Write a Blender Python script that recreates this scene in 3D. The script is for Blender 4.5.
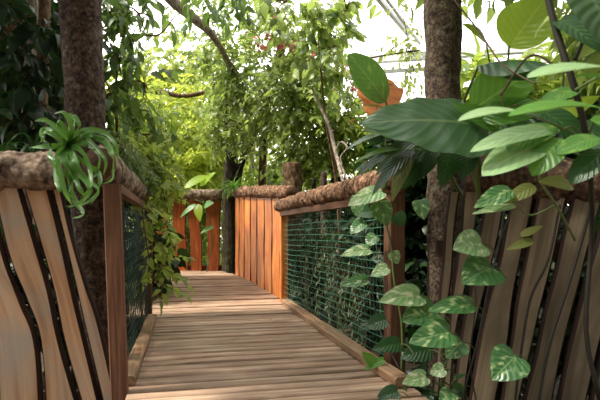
import bpy, math, random
import numpy as np
from mathutils import Vector, noise

random.seed(11)
RNG = np.random.default_rng(7)
sc = bpy.context.scene
for o in list(bpy.data.objects):
    bpy.data.objects.remove(o)
COL = sc.collection

# ------------------------------------------------------------------ camera, sky, sun, exposure
EYE = 0.85          # eye height above the boards
F = 500.0           # focal length in pixels of the 600 px wide frame
cam_d = bpy.data.cameras.new('camera')
cam = bpy.data.objects.new('camera', cam_d)
COL.objects.link(cam)
cam.location = (0, 0, EYE)
cam.rotation_euler = (math.pi / 2, 0, 0)
cam_d.sensor_width = 36
cam_d.lens = 30
cam_d.shift_y = 33 / 600
cam_d.clip_start = 0.02
cam_d.dof.use_dof = True
cam_d.dof.focus_distance = 4.6
cam_d.dof.aperture_fstop = 3.4
sc.camera = cam

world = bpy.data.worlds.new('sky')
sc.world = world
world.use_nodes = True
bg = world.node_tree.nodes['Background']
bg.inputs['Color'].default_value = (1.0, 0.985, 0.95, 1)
# hazy white sky: brightest ahead and above, dimmer behind the camera and to the right
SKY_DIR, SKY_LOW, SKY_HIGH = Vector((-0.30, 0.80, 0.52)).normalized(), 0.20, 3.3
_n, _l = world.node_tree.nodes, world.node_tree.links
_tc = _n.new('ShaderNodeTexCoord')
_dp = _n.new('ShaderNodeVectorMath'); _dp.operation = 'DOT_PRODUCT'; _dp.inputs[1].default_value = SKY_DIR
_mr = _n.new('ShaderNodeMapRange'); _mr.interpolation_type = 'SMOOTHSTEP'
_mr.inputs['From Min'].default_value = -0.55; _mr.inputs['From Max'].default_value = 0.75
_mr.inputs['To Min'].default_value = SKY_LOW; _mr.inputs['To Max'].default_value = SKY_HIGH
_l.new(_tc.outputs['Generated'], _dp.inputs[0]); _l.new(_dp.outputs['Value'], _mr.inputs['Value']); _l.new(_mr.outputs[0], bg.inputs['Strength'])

sun_d = bpy.data.lights.new('sun', 'SUN')
sun_d.energy = 7.0
sun_d.angle = math.radians(5)
sun_d.color = (1.0, 0.93, 0.80)
sun = bpy.data.objects.new('sun', sun_d)
COL.objects.link(sun)
sun.rotation_euler = Vector((0.56, 0.16, -0.81)).to_track_quat('-Z', 'Y').to_euler()

vs = sc.view_settings
sc.display_settings.display_device = 'sRGB'
vs.view_transform = 'Standard'
vs.look = 'None'
vs.exposure = 0.0
vs.gamma = 1.0
vs.use_curve_mapping = False
sc.cycles.max_bounces = 8
sc.cycles.transmission_bounces = 6
sc.cycles.diffuse_bounces = 4


def P(px, py, D):
    """a point of the place seen at pixel (px, py), D metres in front of the camera"""
    return Vector(((px - 300) / F * D, D, EYE + (233 - py) / F * D))


# ------------------------------------------------------------------ helpers
def lin(c):
    return tuple(((v / 255) / 12.92 if v / 255 <= 0.04045 else ((v / 255 + 0.055) / 1.055) ** 2.4) for v in c) + (1,)


def tag(o, label=None, cat=None, group=None, kind=None):
    if label: o['label'] = label
    if cat: o['category'] = cat
    if group: o['group'] = group
    if kind: o['kind'] = kind
    return o


def empty(name, loc):
    o = bpy.data.objects.new(name, None)
    o.empty_display_size = 0.1
    COL.objects.link(o)
    o.location = loc
    return o


def link(name, me, parent=None, mats=(), smooth=True):
    for m in mats:
        me.materials.append(m)
    o = bpy.data.objects.new(name, me)
    COL.objects.link(o)
    if parent is not None:
        o.parent = parent
        q = parent; off = Vector((0, 0, 0))
        while q is not None:
            off += Vector(q.location); q = q.parent
        o.location = -off                         # mesh coordinates are world coordinates
    if smooth and len(me.polygons):
        me.polygons.foreach_set('use_smooth', [True] * len(me.polygons))
    return o


class MB:
    """a mesh being put together from pieces, in world coordinates"""
    def __init__(self):
        self.v = []; self.f = []; self.uv = []; self.mi = []

    def add(self, verts, faces, uvs=None, mi=0):
        b = len(self.v)
        self.v += [tuple(p) for p in verts]
        uvs = uvs or [(0, 0)] * len(verts)
        self.uv += list(uvs)
        for k, fc in enumerate(faces):
            self.f.append(tuple(i + b for i in fc))
            self.mi.append(mi if isinstance(mi, int) else mi[k])

    def tube(self, pts, rad, n=8, rough=0.0, freq=6.0, seed=0.0, cap=True, mi=0, capmi=None, pw=1.0):
        pts = [Vector(p) for p in pts]
        m = len(pts)
        if not hasattr(rad, '__len__'): rad = [rad] * m
        t0 = (pts[1] - pts[0]).normalized()
        up = Vector((0, 0, 1)) if abs(t0.z) < 0.9 else Vector((1, 0, 0))
        a = t0.cross(up).normalized()
        V = []; UV = []
        L = 0
        for i in range(m):
            t = (pts[min(i + 1, m - 1)] - pts[max(i - 1, 0)])
            t = t.normalized() if t.length > 1e-9 else t0
            a = (a - t * a.dot(t)).normalized()
            b = t.cross(a)
            if i: L += (pts[i] - pts[i - 1]).length
            for k in range(n):
                an = 2 * math.pi * k / n
                d = a * math.cos(an) + b * math.sin(an)
                r = rad[i]
                if rough:
                    q = pts[i] + d * r
                    s = Vector((seed, seed * 1.7, 0))
                    h = noise.noise(q * freq + s) + 0.6 * noise.noise(q * freq * 2.7 + s) + 0.4 * noise.noise(q * freq * 6 + s)
                    r *= 1 + rough * h
                V.append(pts[i] + d * r)
                UV.append((k / n * 2 * math.pi * rad[i], L))
        Fc = []; MI = []
        for i in range(m - 1):
            for k in range(n):
                Fc.append((i * n + k, i * n + (k + 1) % n, (i + 1) * n + (k + 1) % n, (i + 1) * n + k)); MI.append(mi)
        if cap:
            Fc.append(tuple(range(n - 1, -1, -1))); MI.append(mi if capmi is None else capmi)
            Fc.append(tuple((m - 1) * n + k for k in range(n))); MI.append(mi if capmi is None else capmi)
        self.add(V, Fc, UV, MI)
        return self

    def box(self, c, ax, ay, az):
        """box round centre c with half-axis vectors"""
        c = Vector(c); ax = Vector(ax); ay = Vector(ay); az = Vector(az)
        V = []; UV = []
        for sx in (-1, 1):
            for sy in (-1, 1):
                for sz in (-1, 1):
                    V.append(c + ax * sx + ay * sy + az * sz)
                    UV.append((sx * ax.length + sz * az.length, sy * ay.length))
        self.add(V, [(0, 1, 3, 2), (4, 6, 7, 5), (0, 4, 5, 1), (2, 3, 7, 6), (0, 2, 6, 4), (1, 5, 7, 3)], UV)
        return self

    def build(self, name, mats, parent=None, smooth=True):
        me = bpy.data.meshes.new(name)
        me.from_pydata(self.v, [], self.f)
        ul = me.uv_layers.new(name='UVMap')
        li = np.zeros(len(me.loops), dtype=np.int32)
        me.loops.foreach_get('vertex_index', li)
        ul.data.foreach_set('uv', np.array(self.uv, dtype=np.float32)[li].ravel())
        me.polygons.foreach_set('material_index', self.mi)
        mats = mats if isinstance(mats, (list, tuple)) else [mats]
        return link(name, me, parent, mats, smooth)


def curve(pts, n=24):
    """Catmull-Rom through points"""
    pts = [Vector(p) for p in pts]
    q = [pts[0] * 2 - pts[1]] + pts + [pts[-1] * 2 - pts[-2]]
    out = []
    segs = len(pts) - 1
    for i in range(n + 1):
        u = i / n * segs
        k = min(int(u), segs - 1); t = u - k
        a, b, c, d = q[k], q[k + 1], q[k + 2], q[k + 3]
        out.append(0.5 * ((2 * b) + (c - a) * t + (2 * a - 5 * b + 4 * c - d) * t * t + (3 * b - a - 3 * c + d) * t ** 3))
    return out


# ------------------------------------------------------------------ materials
def nodes(name):
    m = bpy.data.materials.new(name)
    m.use_nodes = True
    nt = m.node_tree
    return m, nt, nt.nodes, nt.links, nt.nodes['Principled BSDF'], nt.nodes['Material Output']


def ramp(N, stops):
    r = N.new('ShaderNodeValToRGB')
    e = r.color_ramp.elements
    while len(e) > 1: e.remove(e[-1])
    e[0].position = stops[0][0]; e[0].color = stops[0][1]
    for p, c in stops[1:]:
        x = e.new(p); x.color = c
    return r


def math_node(N, Lk, op, a, b=None):
    n = N.new('ShaderNodeMath'); n.operation = op
    for i, v in enumerate((a, b)):
        if v is None: continue
        if isinstance(v, (int, float)): n.inputs[i].default_value = v
        else: Lk.new(v, n.inputs[i])
    return n.outputs[0]


def mixc(N, Lk, fac, a, b, mode='MIX'):
    n = N.new('ShaderNodeMix'); n.data_type = 'RGBA'; n.blend_type = mode
    for s, v in ((n.inputs[0], fac), (n.inputs[6], a), (n.inputs[7], b)):
        if isinstance(v, (int, float)): s.default_value = v
        elif isinstance(v, tuple): s.default_value = v
        else: Lk.new(v, s)
    return n.outputs[2]


def wood(name, dark, mid, light, stain=None, rough=0.65, grain=1.0, bump=0.25, island=False, spec=0.3):
    """grain runs along UV v (metres)"""
    m, nt, N, Lk, B, O = nodes(name)
    uv = N.new('ShaderNodeUVMap'); uv.uv_map = 'UVMap'
    rnd = N.new('ShaderNodeNewGeometry').outputs['Random Per Island'] if island else N.new('ShaderNodeObjectInfo').outputs['Random']
    off = N.new('ShaderNodeCombineXYZ')
    Lk.new(math_node(N, Lk, 'MULTIPLY', rnd, 37.0), off.inputs[0]); Lk.new(math_node(N, Lk, 'MULTIPLY', rnd, 91.0), off.inputs[1])
    ad = N.new('ShaderNodeVectorMath'); ad.operation = 'ADD'
    Lk.new(uv.outputs[0], ad.inputs[0]); Lk.new(off.outputs[0], ad.inputs[1])
    mp = N.new('ShaderNodeMapping'); mp.inputs['Scale'].default_value = (38 * grain, 2.2 * grain, 1)
    Lk.new(ad.outputs[0], mp.inputs['Vector'])
    n1 = N.new('ShaderNodeTexNoise'); n1.inputs['Scale'].default_value = 1.0; n1.inputs['Detail'].default_value = 5
    n1.inputs['Distortion'].default_value = 0.6
    Lk.new(mp.outputs[0], n1.inputs['Vector'])
    r = ramp(N, [(0.25, lin(dark)), (0.5, lin(mid)), (0.78, lin(light))])
    Lk.new(n1.outputs[0], r.inputs[0])
    n2 = N.new('ShaderNodeTexNoise'); n2.inputs['Scale'].default_value = 3.2; n2.inputs['Detail'].default_value = 3
    Lk.new(ad.outputs[0], n2.inputs['Vector'])
    col = r.outputs[0]
    if stain:
        r2 = ramp(N, [(0.42, (0, 0, 0, 1)), (0.68, (1, 1, 1, 1))])
        Lk.new(n2.outputs[0], r2.inputs[0])
        col = mixc(N, Lk, math_node(N, Lk, 'MULTIPLY', r2.outputs[0], 0.75), col, lin(stain))
    # per-board tone
    hsv = N.new('ShaderNodeHueSaturation')
    Lk.new(math_node(N, Lk, 'ADD', math_node(N, Lk, 'MULTIPLY', rnd, 0.45), 0.78), hsv.inputs['Value'])
    Lk.new(col, hsv.inputs['Color'])
    Lk.new(hsv.outputs[0], B.inputs['Base Color'])
    B.inputs['Roughness'].default_value = rough
    B.inputs['Specular IOR Level'].default_value = spec
    bp = N.new('ShaderNodeBump'); bp.inputs['Strength'].default_value = bump; bp.inputs['Distance'].default_value = 0.01
    Lk.new(n1.outputs[0], bp.inputs['Height']); Lk.new(bp.outputs[0], B.inputs['Normal'])
    return m


def bark(name, dark, mid, light, scale=14.0, stretch=0.35, bump=0.8, lichen=None):
    m, nt, N, Lk, B, O = nodes(name)
    uv = N.new('ShaderNodeTexCoord')
    mp = N.new('ShaderNodeMapping'); mp.inputs['Scale'].default_value = (1, 1, stretch)
    Lk.new(uv.outputs['Object'], mp.inputs['Vector'])
    n1 = N.new('ShaderNodeTexNoise'); n1.inputs['Scale'].default_value = scale; n1.inputs['Detail'].default_value = 8
    n1.inputs['Roughness'].default_value = 0.7
    v = N.new('ShaderNodeTexVoronoi'); v.inputs['Scale'].default_value = scale * 2.2
    for x in (n1, v): Lk.new(mp.outputs[0], x.inputs['Vector'])
    h = math_node(N, Lk, 'ADD', math_node(N, Lk, 'MULTIPLY', n1.outputs[0], 1.0), math_node(N, Lk, 'MULTIPLY', v.outputs['Distance'], -0.25))
    r = ramp(N, [(0.22, lin(dark)), (0.40, lin(mid)), (0.60, lin(light))])
    Lk.new(h, r.inputs[0])
    col = r.outputs[0]
    if lichen:
        n3 = N.new('ShaderNodeTexNoise'); n3.inputs['Scale'].default_value = scale * 0.9; n3.inputs['Detail'].default_value = 6
        Lk.new(uv.outputs['Object'], n3.inputs['Vector'])
        r3 = ramp(N, [(0.56, (0, 0, 0, 1)), (0.66, (1, 1, 1, 1))])
        Lk.new(n3.outputs[0], r3.inputs[0])
        col = mixc(N, Lk, math_node(N, Lk, 'MULTIPLY', r3.outputs[0], 0.7), col, lin(lichen))
    Lk.new(col, B.inputs['Base Color'])
    B.inputs['Roughness'].default_value = 0.85
    B.inputs['Specular IOR Level'].default_value = 0.25
    bp = N.new('ShaderNodeBump'); bp.inputs['Strength'].default_value = bump; bp.inputs['Distance'].default_value = 0.02
    Lk.new(h, bp.inputs['Height']); Lk.new(bp.outputs[0], B.inputs['Normal'])
    return m


def leafmat(name, a, b, trans, tf=0.45, rough=0.45, spec=0.4):
    """small leaves: every leaf has its own green between a and b; light passes through"""
    m, nt, N, Lk, B, O = nodes(name)
    g = N.new('ShaderNodeNewGeometry')
    col = mixc(N, Lk, g.outputs['Random Per Island'], lin(a), lin(b))
    Lk.new(col, B.inputs['Base Color'])
    B.inputs['Roughness'].default_value = rough
    B.inputs['Specular IOR Level'].default_value = spec
    T = N.new('ShaderNodeBsdfTranslucent')
    Lk.new(mixc(N, Lk, 0.6, col, lin(trans)), T.inputs[0])
    mx = N.new('ShaderNodeMixShader'); mx.inputs[0].default_value = tf
    Lk.new(B.outputs[0], mx.inputs[1]); Lk.new(T.outputs[0], mx.inputs[2]); Lk.new(mx.outputs[0], O.inputs[0])
    return m


def bigleaf(name, base, alt, vein, trans, tf=0.35, variegation=None, vscale=9.0, rough=0.3, vamt=0.5, vthr=0.58, spec=0.5):
    """a broad leaf: UV x = -1..1 across, y = 0..1 along; side veins slope to the tip"""
    m, nt, N, Lk, B, O = nodes(name)
    uv = N.new('ShaderNodeUVMap'); uv.uv_map = 'UVMap'
    sp = N.new('ShaderNodeSeparateXYZ'); Lk.new(uv.outputs[0], sp.inputs[0])
    s = math_node(N, Lk, 'ABSOLUTE', sp.outputs[0])
    t = sp.outputs[1]
    ph = math_node(N, Lk, 'SUBTRACT', t, math_node(N, Lk, 'MULTIPLY', s, 0.28))
    wv = math_node(N, Lk, 'SINE', math_node(N, Lk, 'MULTIPLY', ph, vscale * 6.283))
    w01 = math_node(N, Lk, 'ADD', math_node(N, Lk, 'MULTIPLY', wv, 0.5), 0.5)
    side = math_node(N, Lk, 'POWER', w01, 9.0)
    mid = math_node(N, Lk, 'LESS_THAN', s, 0.045)
    cb = N.new('ShaderNodeCombineXYZ')
    Lk.new(math_node(N, Lk, 'MULTIPLY', sp.outputs[0], 2.2), cb.inputs[0]); Lk.new(math_node(N, Lk, 'MULTIPLY', ph, 5.0), cb.inputs[1])
    oi = N.new('ShaderNodeObjectInfo'); Lk.new(math_node(N, Lk, 'MULTIPLY', oi.outputs['Random'], 50.0), cb.inputs[2])
    ns = N.new('ShaderNodeTexNoise'); ns.inputs['Scale'].default_value = 1.0; ns.inputs['Detail'].default_value = 4
    Lk.new(cb.outputs[0], ns.inputs['Vector'])
    col = mixc(N, Lk, ns.outputs[0], lin(base), lin(alt))
    if variegation:
        r = ramp(N, [(vthr, (0, 0, 0, 1)), (vthr + 0.14, (1, 1, 1, 1))])
        Lk.new(ns.outputs[0], r.inputs[0])
        col = mixc(N, Lk, math_node(N, Lk, 'MULTIPLY', r.outputs[0], 0.8), col, lin(variegation))
    vf = math_node(N, Lk, 'MAXIMUM', math_node(N, Lk, 'MULTIPLY', side, vamt * 0.55), math_node(N, Lk, 'MULTIPLY', mid, min(1.0, vamt * 1.5)))
    col = mixc(N, Lk, vf, col, lin(vein))
    Lk.new(col, B.inputs['Base Color'])
    B.inputs['Roughness'].default_value = rough
    B.inputs['Specular IOR Level'].default_value = spec
    bp = N.new('ShaderNodeBump'); bp.inputs['Strength'].default_value = 0.35; bp.inputs['Distance'].default_value = 0.006
    Lk.new(w01, bp.inputs['Height']); Lk.new(bp.outputs[0], B.inputs['Normal'])
    T = N.new('ShaderNodeBsdfTranslucent')
    Lk.new(mixc(N, Lk, 0.6, col, lin(trans)), T.inputs[0])
    mx = N.new('ShaderNodeMixShader'); mx.inputs[0].default_value = tf
    Lk.new(B.outputs[0], mx.inputs[1]); Lk.new(T.outputs[0], mx.inputs[2]); Lk.new(mx.outputs[0], O.inputs[0])
    return m


def plain(name, c, rough=0.5, metal=0.0, noise_amt=0.25, scale=12):
    m, nt, N, Lk, B, O = nodes(name)
    tc = N.new('ShaderNodeTexCoord')
    n = N.new('ShaderNodeTexNoise'); n.inputs['Scale'].default_value = scale; n.inputs['Detail'].default_value = 4
    Lk.new(tc.outputs['Object'], n.inputs['Vector'])
    d = tuple(v * (1 - noise_amt) for v in c)
    Lk.new(mixc(N, Lk, n.outputs[0], lin(d), lin(c)), B.inputs['Base Color'])
    B.inputs['Roughness'].default_value = rough; B.inputs['Metallic'].default_value = metal
    return m


M = {
    'deck': wood('deck_wood', (112, 88, 70), (164, 136, 114), (210, 186, 162), stain=(138, 110, 90), island=True, grain=0.8, bump=0.6, rough=0.55),
    'kerb': wood('kerb_wood', (96, 66, 44), (148, 112, 84), (178, 148, 120), stain=(118, 104, 80)),
    'tan': wood('weathered_tan_wood', (150, 105, 72), (196, 156, 122), (208, 182, 158), stain=(168, 160, 148), grain=0.55),
    'tan_edge': wood('raw_dark_edge', (26, 15, 11), (46, 26, 18), (62, 38, 27)),
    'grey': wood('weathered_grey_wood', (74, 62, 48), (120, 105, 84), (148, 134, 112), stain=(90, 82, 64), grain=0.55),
    'orange': wood('oiled_orange_wood', (150, 72, 24), (212, 124, 50), (238, 168, 92), stain=(184, 92, 32), rough=0.45, spec=0.45),
    'orange_edge': wood('oiled_plank_edge', (60, 24, 8), (96, 42, 16), (120, 56, 24)),
    'red': wood('red_brown_wood', (96, 46, 18), (150, 76, 34), (180, 100, 50), stain=(120, 58, 24), rough=0.5),
    'post': wood('stained_post_wood', (64, 42, 32), (104, 70, 52), (130, 94, 72), stain=(80, 56, 42), rough=0.6),
    'bark_log': bark('log_bark', (40, 26, 18), (122, 88, 64), (194, 160, 130), scale=16, stretch=1.0, bump=1.0),
    'bark_pale': bark('weathered_log_bark', (50, 38, 30), (128, 108, 92), (180, 160, 138), scale=13, stretch=1.0, bump=1.0),
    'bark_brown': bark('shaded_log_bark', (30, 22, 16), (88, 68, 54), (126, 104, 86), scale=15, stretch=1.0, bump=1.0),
    'cut': wood('cut_log_end', (60, 42, 30), (96, 68, 48), (120, 90, 66)),
    'trunk': bark('tree_bark', (34, 26, 20), (78, 64, 52), (116, 100, 84), scale=26, stretch=0.8, bump=1.0, lichen=(108, 104, 88)),
    'trunk_red': bark('red_scaly_bark', (32, 22, 18), (78, 60, 50), (116, 98, 84), scale=26, stretch=0.8, bump=1.0, lichen=(122, 110, 98)),
    'trunk_dark': bark('dark_mossy_bark', (22, 18, 12), (52, 42, 30), (82, 70, 48), scale=15, stretch=0.3, bump=0.9, lichen=(60, 78, 36)),
    'branch': bark('branch_bark', (60, 44, 30), (108, 84, 60), (150, 126, 98), scale=20, stretch=0.5, bump=0.5),
    'vine': plain('vine_stem', (84, 66, 40), 0.7),
    'vine_green': plain('green_stem', (92, 112, 52), 0.5),
    'vine_dark': plain('dark_stem', (40, 36, 26), 0.6),
    'liana': bark('pale_liana_bark', (96, 84, 72), (156, 142, 128), (204, 194, 180), scale=26, stretch=0.3, bump=0.5),
    'net': plain('green_netting', (78, 140, 112), 0.5),
    'wire': plain('dark_green_wire', (26, 62, 50), 0.5),
    'beam': plain('white_painted_steel', (226, 228, 226), 0.4, noise_amt=0.12, scale=2),
    # leaves
    'l_mid': leafmat('mid_green_leaves', (36, 60, 30), (164, 186, 106), (186, 210, 96), 0.48, rough=0.36, spec=0.55),
    'l_dark': leafmat('dark_green_leaves', (24, 52, 24), (52, 84, 36), (90, 130, 40), 0.3, rough=0.38, spec=0.5),
    'l_hang': leafmat('hanging_mid_dark_leaves', (44, 78, 44), (96, 124, 66), (150, 180, 80), 0.4),
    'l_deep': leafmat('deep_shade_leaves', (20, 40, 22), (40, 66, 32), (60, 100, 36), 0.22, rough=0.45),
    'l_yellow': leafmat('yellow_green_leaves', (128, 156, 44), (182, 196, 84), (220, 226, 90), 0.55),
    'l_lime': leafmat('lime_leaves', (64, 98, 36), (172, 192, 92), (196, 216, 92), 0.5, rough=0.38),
    'l_back': leafmat('olive_leaves', (76, 100, 42), (168, 186, 100), (200, 214, 104), 0.5),
    'l_pale': leafmat('pale_hanging_strands', (96, 112, 80), (176, 188, 152), (170, 190, 120), 0.3),
    'l_fern': leafmat('grey_green_fronds', (96, 124, 76), (140, 162, 108), (150, 180, 90), 0.3),
    'pink': leafmat('pink_petals', (196, 92, 104), (226, 138, 146), (240, 150, 150), 0.4),
    'litter': leafmat('fallen_leaves', (146, 72, 30), (190, 120, 60), (190, 110, 50), 0.1),
}
# soil
m, nt, N, Lk, B, O = nodes('forest_soil')
tc = N.new('ShaderNodeTexCoord')
n = N.new('ShaderNodeTexNoise'); n.inputs['Scale'].default_value = 6; n.inputs['Detail'].default_value = 8
Lk.new(tc.outputs['Object'], n.inputs['Vector'])
r = ramp(N, [(0.3, lin((30, 24, 16))), (0.5, lin((62, 50, 34))), (0.7, lin((84, 80, 48)))])
Lk.new(n.outputs[0], r.inputs[0]); Lk.new(r.outputs[0], B.inputs['Base Color'])
B.inputs['Roughness'].default_value = 0.95
bp = N.new('ShaderNodeBump'); bp.inputs['Distance'].default_value = 0.05; Lk.new(n.outputs[0], bp.inputs['Height']); Lk.new(bp.outputs[0], B.inputs['Normal'])
M['soil'] = m

BL = {
    'banana': bigleaf('dark_glossy_blade', (48, 90, 62), (104, 144, 106), (176, 200, 146), (120, 170, 70), 0.25, vscale=9, vamt=0.3, rough=0.25, spec=0.7),
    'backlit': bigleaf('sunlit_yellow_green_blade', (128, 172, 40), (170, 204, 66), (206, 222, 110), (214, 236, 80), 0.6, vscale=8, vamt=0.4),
    'green': bigleaf('fresh_green_blade', (58, 116, 44), (98, 150, 60), (158, 192, 104), (150, 200, 70), 0.4, vscale=8, vamt=0.35),
    'yg': bigleaf('yellowing_green_blade', (62, 118, 50), (104, 152, 76), (160, 196, 110), (140, 190, 80), 0.35, variegation=(176, 196, 96), vthr=0.56, vamt=0.3),
    'pale': bigleaf('pale_shiny_blade', (118, 158, 104), (160, 190, 138), (206, 222, 180), (160, 200, 110), 0.3, vscale=7, rough=0.25, vamt=0.3, spec=0.7),
    'pothos': bigleaf('marbled_heart_blade', (32, 78, 44), (78, 126, 72), (150, 184, 120), (130, 180, 80), 0.3, variegation=(196, 210, 152), vthr=0.545, vscale=7, vamt=0.3, rough=0.28),
    'pothos_pale': bigleaf('cream_marbled_blade', (96, 138, 92), (138, 170, 116), (200, 214, 160), (150, 190, 100), 0.3, variegation=(222, 226, 190), vthr=0.5, vscale=7, vamt=0.3, rough=0.3),
    'dark': bigleaf('deep_green_blade', (22, 54, 30), (44, 80, 42), (84, 116, 66), (80, 130, 40), 0.25, vscale=8, vamt=0.3, rough=0.3),
    'olive': bigleaf('olive_underside_blade', (92, 104, 44), (124, 130, 60), (150, 156, 84), (150, 160, 60), 0.4, vscale=7, vamt=0.25, rough=0.5),
    'orange': bigleaf('withered_orange_blade', (222, 126, 74), (244, 176, 128), (160, 84, 44), (250, 170, 110), 0.4, vscale=9, vamt=0.4, rough=0.6, variegation=(150, 92, 44), vthr=0.62),
    'strap': bigleaf('striped_strap_blade', (66, 118, 46), (112, 160, 76), (190, 214, 140), (140, 190, 70), 0.3, vscale=0.2, vamt=0.25, rough=0.3),
}

# ------------------------------------------------------------------ setting: ground and walkway
DU = Vector((-0.2238, 0.9746, 0)).normalized()   # along the walkway
DV = Vector((0.9746, 0.2238, 0)).normalized()    # across it
VL, VR = -0.27, 1.119


def UV2(u, v, z=0.0):
    return DU * u + DV * v + Vector((0, 0, z))


def rise(u):
    t = min(max((u - 5.7) / 2.4, 0), 1)
    return 0.17 * t * t * (3 - 2 * t) if t < 1 else 0.17


g = MB()
n = 40
V = [(-30 + 60 * i / n, -8 + 48 * j / n, -0.35 + 0.10 * noise.noise(Vector((i * .6, j * .5, 3)))) for j in range(n + 1) for i in range(n + 1)]
V = [(x, y, -0.35 if abs(x) < 3.5 and y < 12 else z) for x, y, z in V]
g.add(V, [(j * (n + 1) + i, j * (n + 1) + i + 1, (j + 1) * (n + 1) + i + 1, (j + 1) * (n + 1) + i) for j in range(n) for i in range(n)])
tag(g.build('ground', M['soil']), 'dark forest soil under and around the walkway', kind='structure')

# boards laid across the walkway
deck = MB()
u = -0.6
while u < 9.6:
    w = 0.102 + random.uniform(-0.008, 0.008)
    va, vb = VL - (0.10 if u > 2.8 else 0.03), VR + 0.10
    if u > 5.95:                                   # past the netting the right side follows the orange planks
        k = (u - 5.95) / 2.1
        vb = (VR + 0.10) - 0.40 * k
    if u > 5.25:
        va = VL - 0.12 - min(1.0, (u - 5.25) * 2.0) * 1.5
    t = 0.03
    nseg = 12
    z0 = random.uniform(-0.006, 0.006)
    V = []; UVs = []
    for i in range(nseg + 1):
        v = va + (vb - va) * i / nseg
        wob = 0.002 * noise.noise(Vector((v * 3, u * 7, 0)))
        for (du, dz) in ((0, -t), (0, -0.009), (0.008, 0), (w - 0.008, 0), (w, -0.009), (w, -t)):
            V.append(UV2(u + du + wob, v, rise(u + du) + dz + z0 + 0.003 * noise.noise(Vector((v * 2, u * 9, 4)))))
            UVs.append((du, v))
    Fc = []
    for i in range(nseg):
        for k in range(6):
            a = i * 6 + k; b = i * 6 + (k + 1) % 6
            Fc.append((a, b, b + 6, a + 6))
    Fc.append((5, 4, 3, 2, 1, 0)); Fc.append(tuple(nseg * 6 + k for k in range(6)))
    deck.add(V, Fc, UVs)
    u += w + random.uniform(0.026, 0.036)
tag(deck.build('floor', M['deck'], smooth=False), 'weathered brown boards laid across the narrow walkway', kind='structure')
# joists under the boards
for i, v in enumerate((VL + 0.05, (VL + VR) / 2, VR - 0.05)):
    jm = MB(); jm.box(UV2(2.4, v, -0.10), DV * 0.04, DU * 3.2, (0, 0, 0.066))
    tag(jm.build('trim_%d' % (i + 1), M['post'], smooth=False), 'timber joist under the boards', kind='structure')
for i in range(14):
    pass


def kerb(v0, v1, u0, u1, h, label):
    k = MB(); n = 30
    V = []; UVs = []
    for i in range(n + 1):
        u = u0 + (u1 - u0) * i / n
        a = v0 + 0.008 * noise.noise(Vector((u * 1.4, v0, 1))); b = v1 + 0.01 * noise.noise(Vector((u * 1.1, v1, 5)))
        zz = rise(u) + 0.004
        hh = h + 0.006 * noise.noise(Vector((u, 3, v0)))
        for (v, z) in ((a, 0), (a, hh - .012), (a + .012 * (1 if b > a else -1), hh), (b - .012 * (1 if b > a else -1), hh), (b, hh - .012), (b, 0)):
            V.append(UV2(u, v, zz + z)); UVs.append((v + z, u))
    Fc = []
    for i in range(n):
        for q in range(6):
            x = i * 6 + q; y = i * 6 + (q + 1) % 6
            Fc.append((x, y, y + 6, x + 6) if v1 > v0 else (y, x, x + 6, y + 6))
    Fc.append(tuple(range(5, -1, -1))); Fc.append(tuple(n * 6 + q for q in range(6)))
    k.add(V, Fc, UVs)
    tag(k.build('kerb_board', M['kerb'], smooth=False), label, 'kerb board')


kerb(VR, VR + 0.10, 2.55, 5.86, 0.055, 'long pale timber kerb along the foot of the green netting')
kerb(VL, VL - 0.09, 2.92, 5.12, 0.05, 'short grey timber kerb on the left edge of the walkway')

# fallen leaves beside the right kerb: each a leaf
LEAFN = 0


def simple_leaf(name, base, tip, width, normal, mat, parent=None, sag=0.0, fold=0.12, lobe=0.0, ripple=0.0, nx=8, ny=14, kind='ovate', curl=0.0):
    """a leaf blade with midrib from base to tip; width in metres"""
    base = Vector(base); tip = Vector(tip); nrm = Vector(normal).normalized()
    d = tip - base; Ln = d.length; dd = d.normalized()
    side = dd.cross(nrm).normalized(); nrm = side.cross(dd).normalized()
    mid = (base + tip) / 2 + nrm * sag * Ln
    V = []; UVs = []
    ph = random.uniform(0, 6)
    for j in range(ny + 1):
        t = j / ny
        c = base * (1 - t) ** 2 + mid * 2 * t * (1 - t) + tip * t * t
        if kind == 'ovate': f = (math.sin(math.pi * t ** 0.75)) ** 0.75 * (1 - 0.25 * t)
        elif kind == 'heart': f = math.sin(math.pi * (0.02 + 0.98 * t) ** 0.60) ** 0.72
        elif kind == 'strap': f = min(1, t * 6 + .5) * (1 - t ** 3)
        else: f = (math.sin(math.pi * t ** 0.9)) ** 0.6
        f = max(f, 0.012)
        for i in range(nx + 1):
            s = -1 + 2 * i / nx
            a = abs(s)
            p = c + side * (s * f * width / 2) + nrm * (fold * a * f * width / 2)
            p += nrm * (curl * (a * f) ** 2 * width)
            p -= dd * (lobe * Ln * (a ** 1.4) * (1 - t) ** 3 * f)
            if ripple: p += nrm * ripple * width * a * math.sin(t * 22 + ph + s * 2)
            V.append(p); UVs.append((s, t))
    Fc = [(j * (nx + 1) + i, j * (nx + 1) + i + 1, (j + 1) * (nx + 1) + i + 1, (j + 1) * (nx + 1) + i) for j in range(ny) for i in range(nx)]
    mb = MB(); mb.add(V, Fc, UVs)
    return mb.build(name, mat, parent)


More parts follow.
